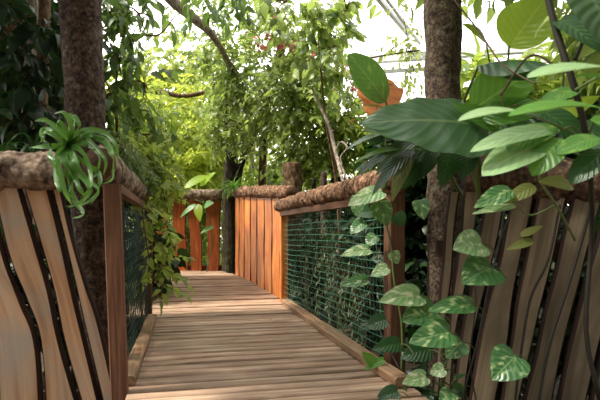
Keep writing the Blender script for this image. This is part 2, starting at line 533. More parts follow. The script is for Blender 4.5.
# ------------------------------------------------------------------ fences
def plank(name, left, right, nrm, th, mats, parent, n=26, wav=0.0, seed=0):
    """left / right: matching lists of world points down the two edges; nrm points back (away from viewer side)"""
    Lp = curve(left, n); Rp = curve(right, n)
    nrm = Vector(nrm).normalized() * th
    V = []; UVs = []; L = 0
    for i in range(n + 1):
        a, b = Lp[i].copy(), Rp[i].copy()
        w = (b - a); wl = w.length; w.normalize()
        if wav:
            a += w * wav * noise.noise(Vector((a.z * 3.1, seed, 0))); b += w * wav * noise.noise(Vector((a.z * 2.7, seed, 9)))
        wl = (b - a).length
        if i: L += (Lp[i] - Lp[i - 1]).length
        c = min(0.012, wl * .2)
        for (p, x) in ((a + nrm * .35, 0), (a + w * c, c), (b - w * c, wl - c), (b + nrm * .35, wl), (b + nrm, wl), (a + nrm, 0)):
            V.append(p); UVs.append((x, L))
    Fc = []; MI = []
    for i in range(n):
        for q in range(6):
            x = i * 6 + q; y = i * 6 + (q + 1) % 6
            Fc.append((x, x + 6, y + 6, y)); MI.append(0 if q in (1,) else (1 if q in (0, 2, 3, 5) else 0))
    Fc.append(tuple(range(6))); MI.append(1)
    Fc.append(tuple(n * 6 + q for q in range(5, -1, -1))); MI.append(1)
    mb = MB(); mb.add(V, Fc, UVs, MI)
    return mb.build(name, mats, parent, smooth=False)


def log(name, p0, p1, r0, r1, mat, parent, sag=0.0, rough=0.16, seed=1.0, n=70):
    p0 = Vector(p0); p1 = Vector(p1)
    pts = []; rad = []
    for i in range(n + 1):
        t = i / n
        p = p0.lerp(p1, t); p.z += sag * math.sin(t * math.pi * 2) + 0.012 * noise.noise(Vector((t * 5, seed, 2)))
        pts.append(p)
        rr = r0 + (r1 - r0) * t
        e = min(t, 1 - t) * n
        rr *= 0.86 if e < 0.5 else (0.96 if e < 1.5 else 1.0)
        rad.append(rr)
    mb = MB(); mb.tube(pts, rad, n=30, rough=rough, freq=7, seed=seed, mi=0, capmi=1)
    return mb.build(name, [mat, M['cut']], parent)


# left plank fence beside the trunk
FL = lambda px, py: P(px, py, 2.80 - (110 - px) * 0.0012)
f1 = empty('plank_fence', P(40, 400, 2.7))
tag(f1, 'leaning pale tan live-edge planks under a thick bark log, left foreground', 'fence')
edges = [
    [(-62, 188), (-42, 240), (-20, 300), (-5, 360), (0, 440)],
    [(-12, 188), (4, 258), (21, 303), (36, 345), (42, 440)],
    [(-8, 188), (8, 256), (26, 301), (40, 343), (47, 440)],
    [(19, 188), (35, 243), (49, 292), (61, 350), (88, 440)],
    [(23, 188), (39, 241), (53, 291), (65, 348), (92, 440)],
    [(48, 188), (61, 240), (72, 290), (84, 340), (108, 440)],
    [(51.5, 188), (64.5, 239), (75.5, 289), (87, 339), (111, 440)],
    [(60, 188), (72, 240), (86, 285), (101, 332), (125, 440)],
]
for k in range(0, 8, 2):
    plank('plank', [FL(*p) for p in edges[k]], [FL(*p) for p in edges[k + 1]], (0.02, 1, 0), 0.035, [M['tan'], M['tan_edge']], f1)
# the cross rail behind the planks and its bark log
rb = MB(); rb.box(P(-2, 250, 2.83) , (0.38, 0.02, 0), (0, 0.02, 0), (0, 0, 0.05)); rb.build('cross_rail', M['tan_edge'], f1, smooth=False)
rb = MB(); rb.box(P(18, 400, 2.83), (0.42, 0.02, 0), (0, 0.02, 0), (0, 0, 0.05))
rb.build('cross_rail', M['tan_edge'], f1, smooth=False)
log('log_rail', P(-90, 169, 2.66), P(64, 173, 2.72), 0.128, 0.098, M['bark_pale'], f1, seed=3.3, rough=0.2)

# right plank fence
FR = lambda px, py: P(px, py, 3.02 - (px - 430) * 0.0018)
f2 = empty('plank_fence', P(520, 400, 2.85))
tag(f2, 'shaded grey-brown planks splaying outward behind climbing vines, right foreground', 'fence')
tops = [446, 462, 485, 511, 537, 572, 609, 650, 700]
bots = [428, 437, 449, 464, 495, 517, 551, 584, 622]
for k in range(8):
    g0, g1 = 2.4, 1.6 + (k % 3)
    l = [(tops[k] + g0, 192), ((tops[k] * 2 + bots[k]) / 3 + g0 + 2 * math.sin(k * 3), 265), ((tops[k] + 2 * bots[k]) / 3 + g0 + 2 * math.cos(k * 5), 335), (bots[k] + g0, 425)]
    rr = [(tops[k + 1] - g1, 192), ((tops[k + 1] * 2 + bots[k + 1]) / 3 - g1 + 2 * math.sin(k * 3 + 3), 265), ((tops[k + 1] + 2 * bots[k + 1]) / 3 - g1 + 2 * math.cos(k * 5 + 5), 335), (bots[k + 1] - g1, 425)]
    plank('plank', [FR(*p) for p in l], [FR(*p) for p in rr], (0.1, 1, 0), 0.035, [M['grey'], M['tan_edge']], f2, wav=0.012, seed=k)
rb = MB(); rb.box(FR(560, 250) + Vector((0, 0.06, 0)), (0.62, -0.20, 0), (0, 0.02, 0), (0, 0, 0.05))
rb.build('cross_rail', M['tan_edge'], f2, smooth=False)
log('log_rail', P(466, 174, 3.02), P(690, 188, 2.60), 0.115, 0.13, M['bark_brown'], f2, seed=8.1, rough=0.2)


def post(name, base, top, hw, mat, parent, ax=DV, ay=DU):
    base = Vector(base); top = Vector(top)
    mb = MB(); V = []; UVs = []
    n = 12; c = 0.15
    L = (top - base).length
    prof = [(-1 + c, -1), (1 - c, -1), (1, -1 + c), (1, 1 - c), (1 - c, 1), (-1 + c, 1), (-1, 1 - c), (-1, -1 + c)]
    for i in range(n + 1):
        p = base.lerp(top, i / n)
        for q, (x, y) in enumerate(prof):
            V.append(p + ax * x * hw * (1 + 0.02 * noise.noise(p * 4)) + ay * y * hw); UVs.append((x * hw + q * 0.013, i / n * L))
    Fc = [(i * 8 + q, i * 8 + (q + 1) % 8, (i + 1) * 8 + (q + 1) % 8, (i + 1) * 8 + q) for i in range(n) for q in range(8)]
    Fc.append(tuple(range(7, -1, -1))); Fc.append(tuple(n * 8 + q for q in range(8)))
    mb.add(V, Fc, UVs)
    return mb.build(name, mat, parent, smooth=False)


def netting(name, A, Bp, z0, z1, sp, r, mat, parent, hexa=False, sag=0.02, r2=None):
    """A->Bp along the ground, vertical net"""
    A = Vector(A); Bp = Vector(Bp); L = (Bp - A).length; d = (Bp - A).normalized()
    nn = Vector((-d.y, d.x, 0))
    mb = MB()

    def q(s, z):
        w = 0.02 * noise.noise(Vector((s * 1.7, z * 2.3, 5)))
        return A + d * (s + 0.008 * noise.noise(Vector((s * 3, z * 4, 1)))) + nn * w + Vector((0, 0, z + sag * noise.noise(Vector((s * 1.3, z * .8, 7)))))
    if not hexa:
        k = 0
        z = z0
        while z <= z1:
            mb.tube([q(L * i / 40, z) for i in range(41)], r, n=4, cap=False); z += sp
        s = 0.0
        while s <= L:
            mb.tube([q(s, z0 + (z1 - z0) * i / 14) for i in range(15)], r2 or r, n=4, cap=False); s += sp
    else:
        cols = int(L / sp); rows = int((z1 - z0) / sp)
        for c in range(cols):
            pts = []
            for j in range(rows * 2 + 1):
                sgn = 1 if ((j // 2 + c) % 2 == 0) else -1
                off = sp * 0.24 * sgn
                pts.append(q((c + .5) * sp + off + (0.0), z0 + j * sp / 2))
            mb.tube(pts, r, n=4, cap=False)
        for j in range(0, rows, 1):
            z = z0 + (j + .5) * sp
            mb.tube([q(L * i / 30, z) for i in range(31)], r * 0.7, n=4, cap=False)
    return mb.build(name, mat, parent)


# right netting fence
VN = lambda u: 1.345 - 0.055 * (u - 2.92)
A = UV2(2.92, VN(2.92))
f3 = empty('netting_fence', A)
tag(f3, 'green netting fence framed by red-brown posts under a knobbly bark log, right side', 'fence')
post('post', UV2(3.10, VN(3.1) + 0.02, -0.3), UV2(3.10, VN(3.1) + 0.02, 1.12), 0.055, M['post'], f3)
post('post', UV2(6.0, VN(6.0), -0.2), UV2(6.0, VN(6.0), 1.10), 0.045, M['orange'], f3)
netting('netting', UV2(3.15, VN(3.15)), UV2(5.98, VN(5.98)), 0.02, 1.06, 0.058, 0.0025, M['net'], f3, r2=0.0010)
tb = MB()
for z, h, w in ((1.085, 0.028, 0.04),):
    tb.box(UV2(4.55, VN(4.55) - 0.02, z), DV * w, (UV2(5.98, VN(5.98)) - UV2(3.15, VN(3.15))) / 2, (0, 0, h))
tb.build('top_rail', M['post'], f3, smooth=False)
log('log_rail', UV2(6.15, VN(6.15) - 0.03, 1.185), UV2(3.0, VN(3.0) + 0.0, 1.20), 0.078, 0.088, M['bark_log'], f3, seed=5.2, rough=0.2, n=90)

# left netting fence
vl = VL - 0.115
f4 = empty('netting_fence', UV2(2.75, vl))
tag(f4, 'dark green wire netting fence with a brown post at the left edge of the boards', 'fence')
post('post', UV2(2.82, vl + 0.055, -0.3), UV2(2.82, vl + 0.005, 1.11), 0.042, M['post'], f4)
post('post', UV2(5.18, vl + 0.03, -0.3), UV2(5.18, vl + 0.03, 1.10), 0.035, M['post'], f4)
netting('netting', UV2(2.9, vl + 0.02), UV2(5.18, vl + 0.03), 0.0, 1.07, 0.06, 0.0028, M['wire'], f4, hexa=True)
tb = MB(); tb.box(UV2(4.02, vl + 0.02, 1.09), DV * 0.03, DU * 1.2, (0, 0, 0.022)); tb.build('top_rail', M['post'], f4, smooth=False)
log('log_rail', UV2(2.78, vl - 0.06, 1.21), UV2(5.35, vl + 0.0, 1.20), 0.095, 0.085, M['bark_pale'], f4, seed=6.7, rough=0.22)

# orange plank fence past the netting
f5 = empty('plank_fence', P(262, 290, 7.0))
tag(f5, 'sunlit orange planks in a tight row under a bark log, beyond the green netting', 'fence')
OA = Vector((-0.165, 6.15, 0)); OE = Vector((-1.06, 8.15, 0))
od = (OE - OA); on = Vector((od.y, -od.x, 0)).normalized()
if on.x < 0: on = -on
bz = lambda t: 0.0 + 0.165 * t
cuts = [0, 0.10, 0.235, 0.37, 0.51, 0.64, 0.78, 0.90, 1.0]
for k in range(8):
    a, b = cuts[k] + 0.001, cuts[k + 1] - 0.008
    lf = [OA + od * (b + 0.004 * math.sin(j * 2.1 + k)) + Vector((0, 0, bz(b) + 1.29 * (1 - j / 4))) for j in range(5)]
    rt = [OA + od * (a + 0.004 * math.sin(j * 2.1 + k + 1)) + Vector((0, 0, bz(a) + 1.29 * (1 - j / 4))) for j in range(5)]
    plank('plank', lf, rt, on, 0.035, [M['orange'], M['orange_edge']], f5, wav=0.02, seed=k * 3)
rb = MB()
rb.box(OA + od * .5 + on * 0.055 + Vector((0, 0, 1.0)), od * .5, on * .018, (0, 0, 0.04)); rb.build('cross_rail', M['orange_edge'], f5, smooth=False)
rb = MB(); rb.box(OA + od * .5 + on * 0.055 + Vector((0, 0, .4)), od * .5, on * .018, (0, 0, 0.04))
rb.build('cross_rail', M['orange_edge'], f5, smooth=False)
log('log_rail', OA - od * 0.05 + on * .02 + Vector((0, 0, 1.345)), OE + od * .02 + on * .02 + Vector((0, 0, 1.53)), 0.082, 0.09, M['bark_log'], f5, seed=9.4, rough=0.2)

# red-brown open fence at the end of the walkway
f6 = empty('plank_fence', P(195, 272, 8.9))
tag(f6, 'red-brown planks with open gaps at the far end of the walkway', 'fence')
GD = 8.95
for (xl, xr, x2l, x2r) in ((156, 168, 158, 169), (172.5, 187, 173, 187), (189.5, 201.5, 190, 202), (205, 220.5, 207.5, 219)):
    lf = [P(xl, 198, GD), P(xl + (1 if xl > 200 else 0), 225, GD), P((xl + x2l) / 2 + 1.5, 248, GD), P(x2l, 275, GD)]
    rt = [P(xr, 198, GD), P(xr - 1, 225, GD), P((xr + x2r) / 2, 248, GD), P(x2r, 275, GD)]
    plank('plank', lf, rt, (0, 1, 0), 0.04, [M['red'], M['orange_edge']], f6, wav=0.03, seed=xl)
rb = MB(); rb.box(P(190, 268, GD + .06), (0.64, 0, 0), (0, .02, 0), (0, 0, .045))
rb.build('cross_rail', M['orange_edge'], f6, smooth=False)
log('log_rail', P(146, 196, GD + .02), P(222, 195, GD + .02), 0.10, 0.105, M['bark_pale'], f6, seed=2.4, rough=0.12)

# ------------------------------------------------------------------ trunks and stumps
def trunk(name, pts, rads, mat, label, cat='tree', n=20, seg=60, rough=0.12, seed=0.0, group=None, parent=None, stump=False):
    mb = MB(); c = curve(pts, seg)
    rr = [float(np.interp(i / seg, np.linspace(0, 1, len(rads)), rads)) for i in range(seg + 1)]
    mb.tube(c, rr, n=n, rough=rough, freq=5, seed=seed, mi=0, capmi=1)
    o = mb.build(name, [mat, M['cut']], parent)
    if label: tag(o, label, cat, group)
    return o


# ------------------------------------------------------------------ foliage
def template(kind):
    if kind == 'maple':
        ang = [0, 14, 30, 44, 62, 82, 100, 125, 150, 180]
        rad = [1.0, .62, .50, .92, .52, .46, .74, .40, .30, .12]
        pts = [(rad[i] * math.sin(math.radians(a)), 0.35 + 0.65 * rad[i] * math.cos(math.radians(a))) for i, a in enumerate(ang)]
        rim = pts + [(-x, y) for x, y in reversed(pts[1:-1])]
        V = [(0, 0.35, 0)] + [(x * .62, y, -0.18 * (x * x) + 0.05 * (i % 2)) for i, (x, y) in enumerate(rim)]
        k = len(rim)
        return np.array(V), [(0, 1 + (i + 1) % k, 1 + i) for i in range(k)]
    w = {'ovate': .23, 'narrow': .11, 'broad': .32, 'round': .42}[kind]
    ts = [0.0, .16, .42, .72, 1.0]; ws = [0, .72, 1.0, .62, 0]
    V = [(0, 0, 0)]
    for t, f in zip(ts[1:-1], ws[1:-1]):
        z = 0.06 * math.sin(t * 3) - 0.20 * t * t
        V += [(-w * f, t, z + .07 * f), (0, t, z), (w * f, t, z + .07 * f)]
    V.append((0, 1, -.2))
    Fc = [(0, 2, 1), (0, 3, 2)]
    for r in range(2):
        b = 1 + r * 3
        Fc += [(b, b + 1, b + 4, b + 3), (b + 1, b + 2, b + 5, b + 4)]
    Fc += [(7, 8, 10), (8, 9, 10)]
    return np.array(V), Fc


TPL = {k: template(k) for k in ('ovate', 'narrow', 'broad', 'round', 'maple')}


def unit(a):
    return a / np.maximum(np.linalg.norm(a, axis=-1, keepdims=True), 1e-9)


def leaf_mesh(name, pos, dirs, nrm, size, kind, mat, parent=None):
    T, Fc = TPL[kind]
    pos = np.asarray(pos); dirs = unit(np.asarray(dirs)); nrm = np.asarray(nrm); size = np.asarray(size)
    X = unit(np.cross(dirs, nrm)); Z = unit(np.cross(X, dirs))
    V = pos[:, None, :] + size[:, None, None] * (T[None, :, 0:1] * X[:, None, :] + T[None, :, 1:2] * dirs[:, None, :] + T[None, :, 2:3] * Z[:, None, :])
    nL, nV = len(pos), len(T)
    V = V.reshape(-1, 3)
    lens = np.array([len(f) for f in Fc]); flat = np.concatenate([np.array(f) for f in Fc])
    loops = (flat[None, :] + (np.arange(nL) * nV)[:, None]).ravel()
    lt = np.tile(lens, nL)
    ls = np.concatenate([[0], np.cumsum(lt)[:-1]])
    me = bpy.data.meshes.new(name)
    me.vertices.add(len(V)); me.vertices.foreach_set('co', V.ravel().astype(np.float32))
    me.loops.add(len(loops)); me.loops.foreach_set('vertex_index', loops.astype(np.int32))
    me.polygons.add(len(lt)); me.polygons.foreach_set('loop_start', ls.astype(np.int32)); me.polygons.foreach_set('loop_total', lt.astype(np.int32))
    me.update(calc_edges=True)
    me.validate()
    return link(name, me, parent, [mat])


def clear_view(p):
    """keep leaves out of the walkway itself"""
    return True


def foliage(parent, blobs, leaf, size, mat, kind='ovate', per=9, twig=0.35, droop=0.5, branch=None, keep=None,
            up=0.6, name='foliage', bough=4, bsize=0.012, leafdroop=0.35):
    """blobs: (px, py, D, rx_px, ry_px, rd_m, twigs[, root])"""
    pos = []; dr = []; nr = []; sz = []
    bm = MB()
    for bl in blobs:
        px, py, D, rx, ry, rd, nt = bl[:7]
        c = np.array(P(px, py, D)); R = np.array([rx / F * D, rd, ry / F * D])
        root = np.array(bl[7]) if len(bl) > 7 else c + R * RNG.uniform(-.3, .3, 3)
        tips = []
        for b in range(bough):
            d = unit(RNG.normal(size=3)) * R * RNG.uniform(.5, .95)
            tip = c + d
            tips.append(tip)
            mid = (root + tip) / 2 + np.array([0, 0, 0.12 * np.linalg.norm(tip - root)])
            bm.tube([root, mid, tip], [bsize, bsize * .7, bsize * .4], n=5, cap=False)
        for k in range(nt):
            if k % 3 == 0:
                tip = tips[k % bough]; s = RNG.uniform(.3, 1); p0 = root + (tip - root) * s + RNG.normal(size=3) * R * .06
            else:
                q = unit(RNG.normal(size=3)) * RNG.uniform(0, 1) ** 0.45
                p0 = c + q * R
            out = unit((p0 - c) / R) * 0.7 + RNG.normal(size=3) * 0.55
            out[2] -= droop * 0.4
            d = unit(out)
            L = twig * RNG.uniform(.6, 1.3)
            pts = []
            p = p0.copy(); m = 4
            for j in range(m + 1):
                pts.append(p.copy())
                d = unit(d + np.array([0, 0, -droop * .28]) + RNG.normal(size=3) * .08)
                p = p + d * L / m
            if keep is not None and not keep(pts[-1]): continue
            bm.tube(pts, [.0035, .003, .0025, .002, .0015], n=3, cap=False)
            npr = max(2, int(per * RNG.uniform(.7, 1.25)))
            for q in range(npr):
                s = (q + .6) / npr * m; j = min(int(s), m - 1); f = s - j
                a = pts[j] * (1 - f) + pts[j + 1] * f
                ax = unit(pts[j + 1] - pts[j])
                sd = unit(np.cross(ax, np.array([0, 0, 1.0])) + RNG.normal(size=3) * .12)
                sg = 1 if q % 2 else -1
                if q == npr - 1: ld = ax
                else: ld = unit(ax * .55 + sd * sg * .85)
                ld = unit(ld + np.array([0, 0, -leafdroop]) * RNG.uniform(.2, 1.4) + RNG.normal(size=3) * .18)
                pos.append(a); dr.append(ld)
                nr.append(unit(np.array([0, 0, up]) + np.cross(sd * sg, ax) * 0 + RNG.normal(size=3) * .38))
                sz.append(size * RNG.uniform(.55, 1.25))
    pos = np.array(pos); dr = np.array(dr); nr = np.array(nr); sz = np.array(sz)
    leaf_mesh(name, pos, dr, nr, sz, leaf, mat, parent)
    bm.build('branches', branch or M['branch'], parent)
    return len(pos)


TOTAL = 0


def tree(name, base, label, cat, blobs, leaf, size, mat, stems=None, stem_mat=None, group=None, **kw):
    """stems: list of (points, radii)"""
    global TOTAL
    t = empty(name, base)
    tag(t, label, cat, group)
    if stems:
        for pts, rads in stems:
            mb = MB(); c = curve(pts, 40)
            rr = [float(np.interp(i / 40, np.linspace(0, 1, len(rads)), rads)) for i in range(41)]
            mb.tube(c, rr, n=12, rough=0.10, freq=6, seed=pts[0][0])
            mb.build('trunk' if max(rads) > .03 else 'stem', stem_mat or M['branch'], t)
    TOTAL += foliage(t, blobs, leaf, size, mat, **kw)
    return t


# left foreground tree: trunk seen, unseen crown with a near clump added to shade the boards
tree('tree', P(97, 440, 3.15), 'thick scaly brown tree trunk behind the left planks, beside the spider plant', 'tree',
     [(-50, -150, 3.4, 130, 50, 1.4, 260), (-60, -210, 2.2, 90, 30, .6, 90)],
     'ovate', 0.15, M['l_dark'],
     stems=[([Vector((-1.26, 3.15, -.4)), P(96, 300, 3.15), P(88, 170, 3.15), P(84, 80, 3.15), P(80, -5, 3.15), P(78, -120, 3.15)], [.105, .095, .125, .12, .13, .13])],
     stem_mat=M['trunk_red'], bough=8, bsize=.03, twig=.5)
# right foreground tree: unseen crown enlarged, one clump added leftward to shade the planks
tree('tree', P(446, 400, 3.35), 'straight grey-brown tree trunk rising behind the big glossy leaves, right of centre', 'tree',
     [(560, -150, 3.2, 200, 60, 1.6, 420), (700, -60, 2.6, 100, 90, 1.2, 200), (270, -200, 2.3, 90, 30, .6, 80)],
     'ovate', 0.15, M['l_mid'],
     stems=[([Vector((.98, 3.35, -.4)), P(446, 300, 3.35), P(445, 180, 3.35), P(443, 80, 3.35), P(443, -5, 3.35), P(442, -120, 3.35)], [.13, .125, .12, .12, .125, .12])],
     stem_mat=M['trunk'], bough=8, bsize=.03, twig=.5)
# far dark trunk between red and orange planks
tree('tree', P(231, 280, 8.95), 'dark mossy tree trunk between the red-brown and the orange planks', 'tree',
     [(232, 100, 9.0, 30, 34, .7, 50)],
     'ovate', 0.16, M['l_mid'],
     stems=[([P(231, 290, 8.95), P(231, 240, 8.95), P(230, 195, 8.95), P(231, 150, 8.95), P(226, 90, 9.0)], [.17, .155, .15, .12, .06]),
            ([P(236, 200, 8.95), P(241, 165, 8.9), P(250, 120, 8.9)], [.06, .05, .03]),
            ([P(228, 200, 8.8), P(240, 170, 8.7), P(262, 120, 8.5)], [.05, .04, .03])],
     stem_mat=M['trunk_dark'], bough=6, bsize=.02)
trunk('tree_stump', [P(293, 250, 6.75), P(293, 210, 6.75), P(292, 163, 6.75)], [.14, .125, .115], M['branch'], 'sawn-off tree stump standing behind the bend of the log rails', 'stump', seed=4, rough=.2)
for i, (px, py, D, rr, lab) in enumerate(((324, 172, 6.5, .045, 'short thin cut stump just right of the big sawn-off stump'), (314, 178, 6.8, .03, 'slender dark stake between the two cut stumps'))):
    trunk('tree_stump' if i == 0 else 'stake', [P(px, 235, D), P(px, 205, D), P(px, py, D)], [rr, rr, rr * .9], M['trunk_red'] if i == 0 else M['trunk_dark'], lab, 'stump' if i == 0 else 'stake', seed=i, seg=20)
# liana over the log
trunk('liana', [P(312, 88, 6.0), P(320, 106, 6.0), P(329, 126, 5.9), P(335, 150, 5.8), P(341, 174, 5.5), P(345, 189, 5.2)], [.012, .016, .02, .022, .018, .014], M['liana'], 'pale bare liana curving down towards the right log rail', 'liana', n=10, seed=2)
trunk('liana', [P(352, 190, 4.9), P(344, 172, 5.0), P(341, 158, 5.05), P(347, 148, 5.0), P(341, 142, 5.1), P(336, 152, 5.1), P(342, 166, 5.0)], [.007, .010, .012, .010, .009, .007, .005], M['liana'], 'knotted pale grey liana looping just above the right log rail', 'liana', n=10, seed=5)
# slanting limb top left
trunk('leaning_tree', [P(140, -36, 6.3), P(172, 0, 6.5), P(196, 20, 6.6), P(217, 42, 6.8), P(238, 84, 8.0), P(252, 130, 9.4), P(252, 180, 9.8), P(252, 236, 9.9)], [.075, .07, .065, .04, .035, .04, .045, .05], M['liana'], 'pale bare trunk slanting down through the leaves at the top, left of centre', 'tree', seed=7)

# ------------------------------------------------------------------ trees and shrubs behind
tree('tree', P(255, 300, 9.2), 'leafy green tree with small pink flowers filling the centre above the planks', 'tree',
     [(218, 52, 8.0, 30, 30, .7, 90), (250, 70, 7.6, 40, 36, .8, 150), (285, 100, 7.4, 42, 34, .8, 200), (312, 40, 7.4, 26, 30, .6, 70),
      (275, 40, 7.8, 42, 32, .8, 95), (315, 120, 7.2, 30, 32, .7, 95), (240, 120, 8.2, 44, 26, .8, 110), (305, 60, 7.4, 28, 36, .7, 44), (235, 3, 7.6, 56, 14, .7, 36), (300, 150, 7.6, 40, 14, .6, 40)],
     'ovate', 0.118, M['l_mid'], stems=[([P(258, 300, 9.2), P(262, 180, 8.8), P(268, 100, 8), P(285, 40, 7.8)], [.09, .07, .05, .03])],
     twig=.42, per=9, droop=.55)
# its flowers
fl = empty('flowering_vine', P(280, 60, 7.0)); tag(fl, 'sprays of small pink flowers among the leaves at the top, right of centre', 'flowers')
for (px, py) in ((263, 48), (276, 43), (281, 46), (292, 47), (277, 18), (270, 40), (255, 45), (300, 72), (322, 78), (330, 86), (337, 62), (352, 88), (345, 72), (312, 58), (335, 128), (350, 124)):
    pos = []; dr = []
    for q in range(9):
        c = np.array(P(px, py, 6.9)) + RNG.normal(size=3) * .035
        for w in range(4):
            pos.append(c); dr.append(unit(RNG.normal(size=3)))
    leaf_mesh('flower_cluster', pos, dr, RNG.normal(size=(len(pos), 3)), np.full(len(pos), .042), 'broad', M['pink'], fl)
fm = MB()
fm.tube(curve([P(235, 10, 7), P(262, 44, 6.95), P(300, 70, 6.95), P(335, 84, 6.95), P(352, 92, 6.95)], 30), .006, n=5)
fm.tube(curve([P(277, 14, 7), P(292, 44, 6.95), P(312, 58, 6.95), P(337, 62, 6.95)], 20), .005, n=5)
fm.build('stem', M['branch'], fl)

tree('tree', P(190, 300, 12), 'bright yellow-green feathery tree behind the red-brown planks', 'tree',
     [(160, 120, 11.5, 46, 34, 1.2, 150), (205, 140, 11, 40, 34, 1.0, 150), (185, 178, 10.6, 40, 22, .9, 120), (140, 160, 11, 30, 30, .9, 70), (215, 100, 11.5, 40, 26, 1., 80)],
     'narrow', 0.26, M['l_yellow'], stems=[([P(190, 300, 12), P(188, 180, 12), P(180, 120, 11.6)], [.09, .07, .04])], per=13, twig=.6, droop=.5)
tree('tree', P(190, 300, 15), 'pale olive tree far behind, with thin leaves against the white sky, left of centre', 'tree',
     [(150, 95, 14, 46, 26, 1.4, 110), (185, 62, 14, 32, 20, 1.2, 60), (110, 140, 14, 40, 40, 1.2, 100), (270, 160, 13, 50, 30, 1.2, 110), (150, 60, 13, 22, 10, 1., 20)],
     'ovate', 0.26, M['l_back'], stems=[([P(120, 88, 10.5), P(160, 92, 10.4), P(184, 96, 10.4), P(212, 90, 10.4), P(232, 80, 10.4)], [.05, .05, .045, .02]), ([P(170, 300, 15), P(165, 180, 15), P(160, 100, 14)], [.12, .09, .05])], per=9, twig=.7)
tree('tree', P(128, 330, 5.2), 'tree with large drooping dark leaves hanging right beside the left trunk', 'tree',
     [(114, 20, 4.6, 14, 22, .3, 12), (140, 18, 5.0, 14, 18, .3, 5), (120, 62, 4.6, 16, 18, .3, 9), (142, 85, 4.8, 14, 14, .3, 6), (140, -6, 4.6, 50, 7, .4, 12), (110, 90, 4.4, 10, 18, .2, 8), (215, -10, 5, 46, 6, .3, 10), (140, 108, 5, 14, 12, .3, 6)],
     'ovate', 0.15, M['l_hang'], stems=[([P(128, 330, 5.2), P(122, 200, 4.9), P(116, 90, 4.7), P(128, 10, 4.7)], [.02, .016, .012, .008]),
                                       ([P(118, 50, 4.7), P(140, 36, 4.7), P(160, 34, 4.8), P(178, 12, 4.9)], [.012, .01, .008, .004])],
     per=8, twig=.3, droop=.8, leafdroop=.8, up=.3)
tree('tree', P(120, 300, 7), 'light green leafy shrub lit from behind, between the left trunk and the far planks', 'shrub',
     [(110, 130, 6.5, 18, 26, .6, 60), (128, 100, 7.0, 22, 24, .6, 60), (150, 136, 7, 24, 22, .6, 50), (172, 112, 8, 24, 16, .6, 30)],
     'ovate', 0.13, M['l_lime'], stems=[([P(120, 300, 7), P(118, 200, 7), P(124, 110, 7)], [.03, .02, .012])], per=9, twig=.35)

# climbing vine over the left netting
tree('climbing_vine', P(140, 320, 4.4), 'bright green lobed-leaf vine tumbling over the left log rail onto the netting', 'vine',
     [(132, 148, 4.3, 14, 16, .25, 28), (148, 160, 4.5, 15, 18, .25, 44), (164, 176, 4.6, 15, 13, .25, 32), (152, 188, 4.4, 12, 10, .2, 12)],
     'maple', 0.11, M['l_lime'], stems=[([P(118, 200, 3.6), P(130, 180, 4.0), P(146, 178, 4.4), P(160, 190, 4.7)], [.01, .012, .01, .006])], stem_mat=M['vine'],
     per=6, twig=.2, droop=.9, leafdroop=.7, bough=3, bsize=.006)
tree('climbing_vine', P(150, 330, 4.2), 'narrow-leaved vine hanging down past the end of the left netting', 'vine',
     [(150, 218, 4.2, 8, 10, .1, 3), (155, 240, 4.2, 9, 12, .1, 5), (160, 266, 4.2, 13, 8, .1, 7), (158, 282, 4.1, 12, 4, .1, 4), (166, 222, 4.4, 9, 8, .1, 3), (146, 200, 4.1, 9, 8, .1, 4)],
     'ovate', 0.11, M['l_lime'], stems=[([P(140, 185, 4.1), P(144, 225, 4.05), P(150, 262, 4.05), P(158, 284, 4.05)], [.006, .006, .005, .003])], stem_mat=M['vine'],
     per=7, twig=.24, droop=.5, leafdroop=.3, bough=3, bsize=.004)
tree('fern_clump', P(125, 180, 3.9), 'feathery grey-green fern clump on top of the left log rail', 'fern',
     [(118, 148, 3.7, 13, 12, .2, 40), (134, 166, 4.0, 12, 11, .2, 36)],
     'narrow', 0.05, M['l_fern'], per=16, twig=.16, droop=.9, bough=3, bsize=.003)

# left: dark planting behind the log
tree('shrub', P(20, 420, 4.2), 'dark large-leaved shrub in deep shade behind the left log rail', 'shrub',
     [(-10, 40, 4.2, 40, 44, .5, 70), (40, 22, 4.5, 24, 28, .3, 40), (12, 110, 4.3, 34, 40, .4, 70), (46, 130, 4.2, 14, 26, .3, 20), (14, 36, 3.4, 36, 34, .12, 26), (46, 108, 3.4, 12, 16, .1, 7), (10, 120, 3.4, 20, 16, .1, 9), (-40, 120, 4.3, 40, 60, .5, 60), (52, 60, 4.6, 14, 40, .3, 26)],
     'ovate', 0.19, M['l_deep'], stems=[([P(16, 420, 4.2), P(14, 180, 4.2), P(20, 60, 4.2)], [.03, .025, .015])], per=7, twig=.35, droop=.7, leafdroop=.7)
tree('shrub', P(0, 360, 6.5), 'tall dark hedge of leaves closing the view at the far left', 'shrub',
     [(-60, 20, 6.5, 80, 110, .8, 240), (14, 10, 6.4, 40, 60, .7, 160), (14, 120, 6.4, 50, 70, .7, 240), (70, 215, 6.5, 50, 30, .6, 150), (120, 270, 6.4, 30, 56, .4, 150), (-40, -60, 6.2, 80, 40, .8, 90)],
     'broad', 0.2, M['l_deep'], stems=[([P(0, 360, 6.5), P(0, 100, 6.5)], [.06, .03])], per=8, twig=.5)
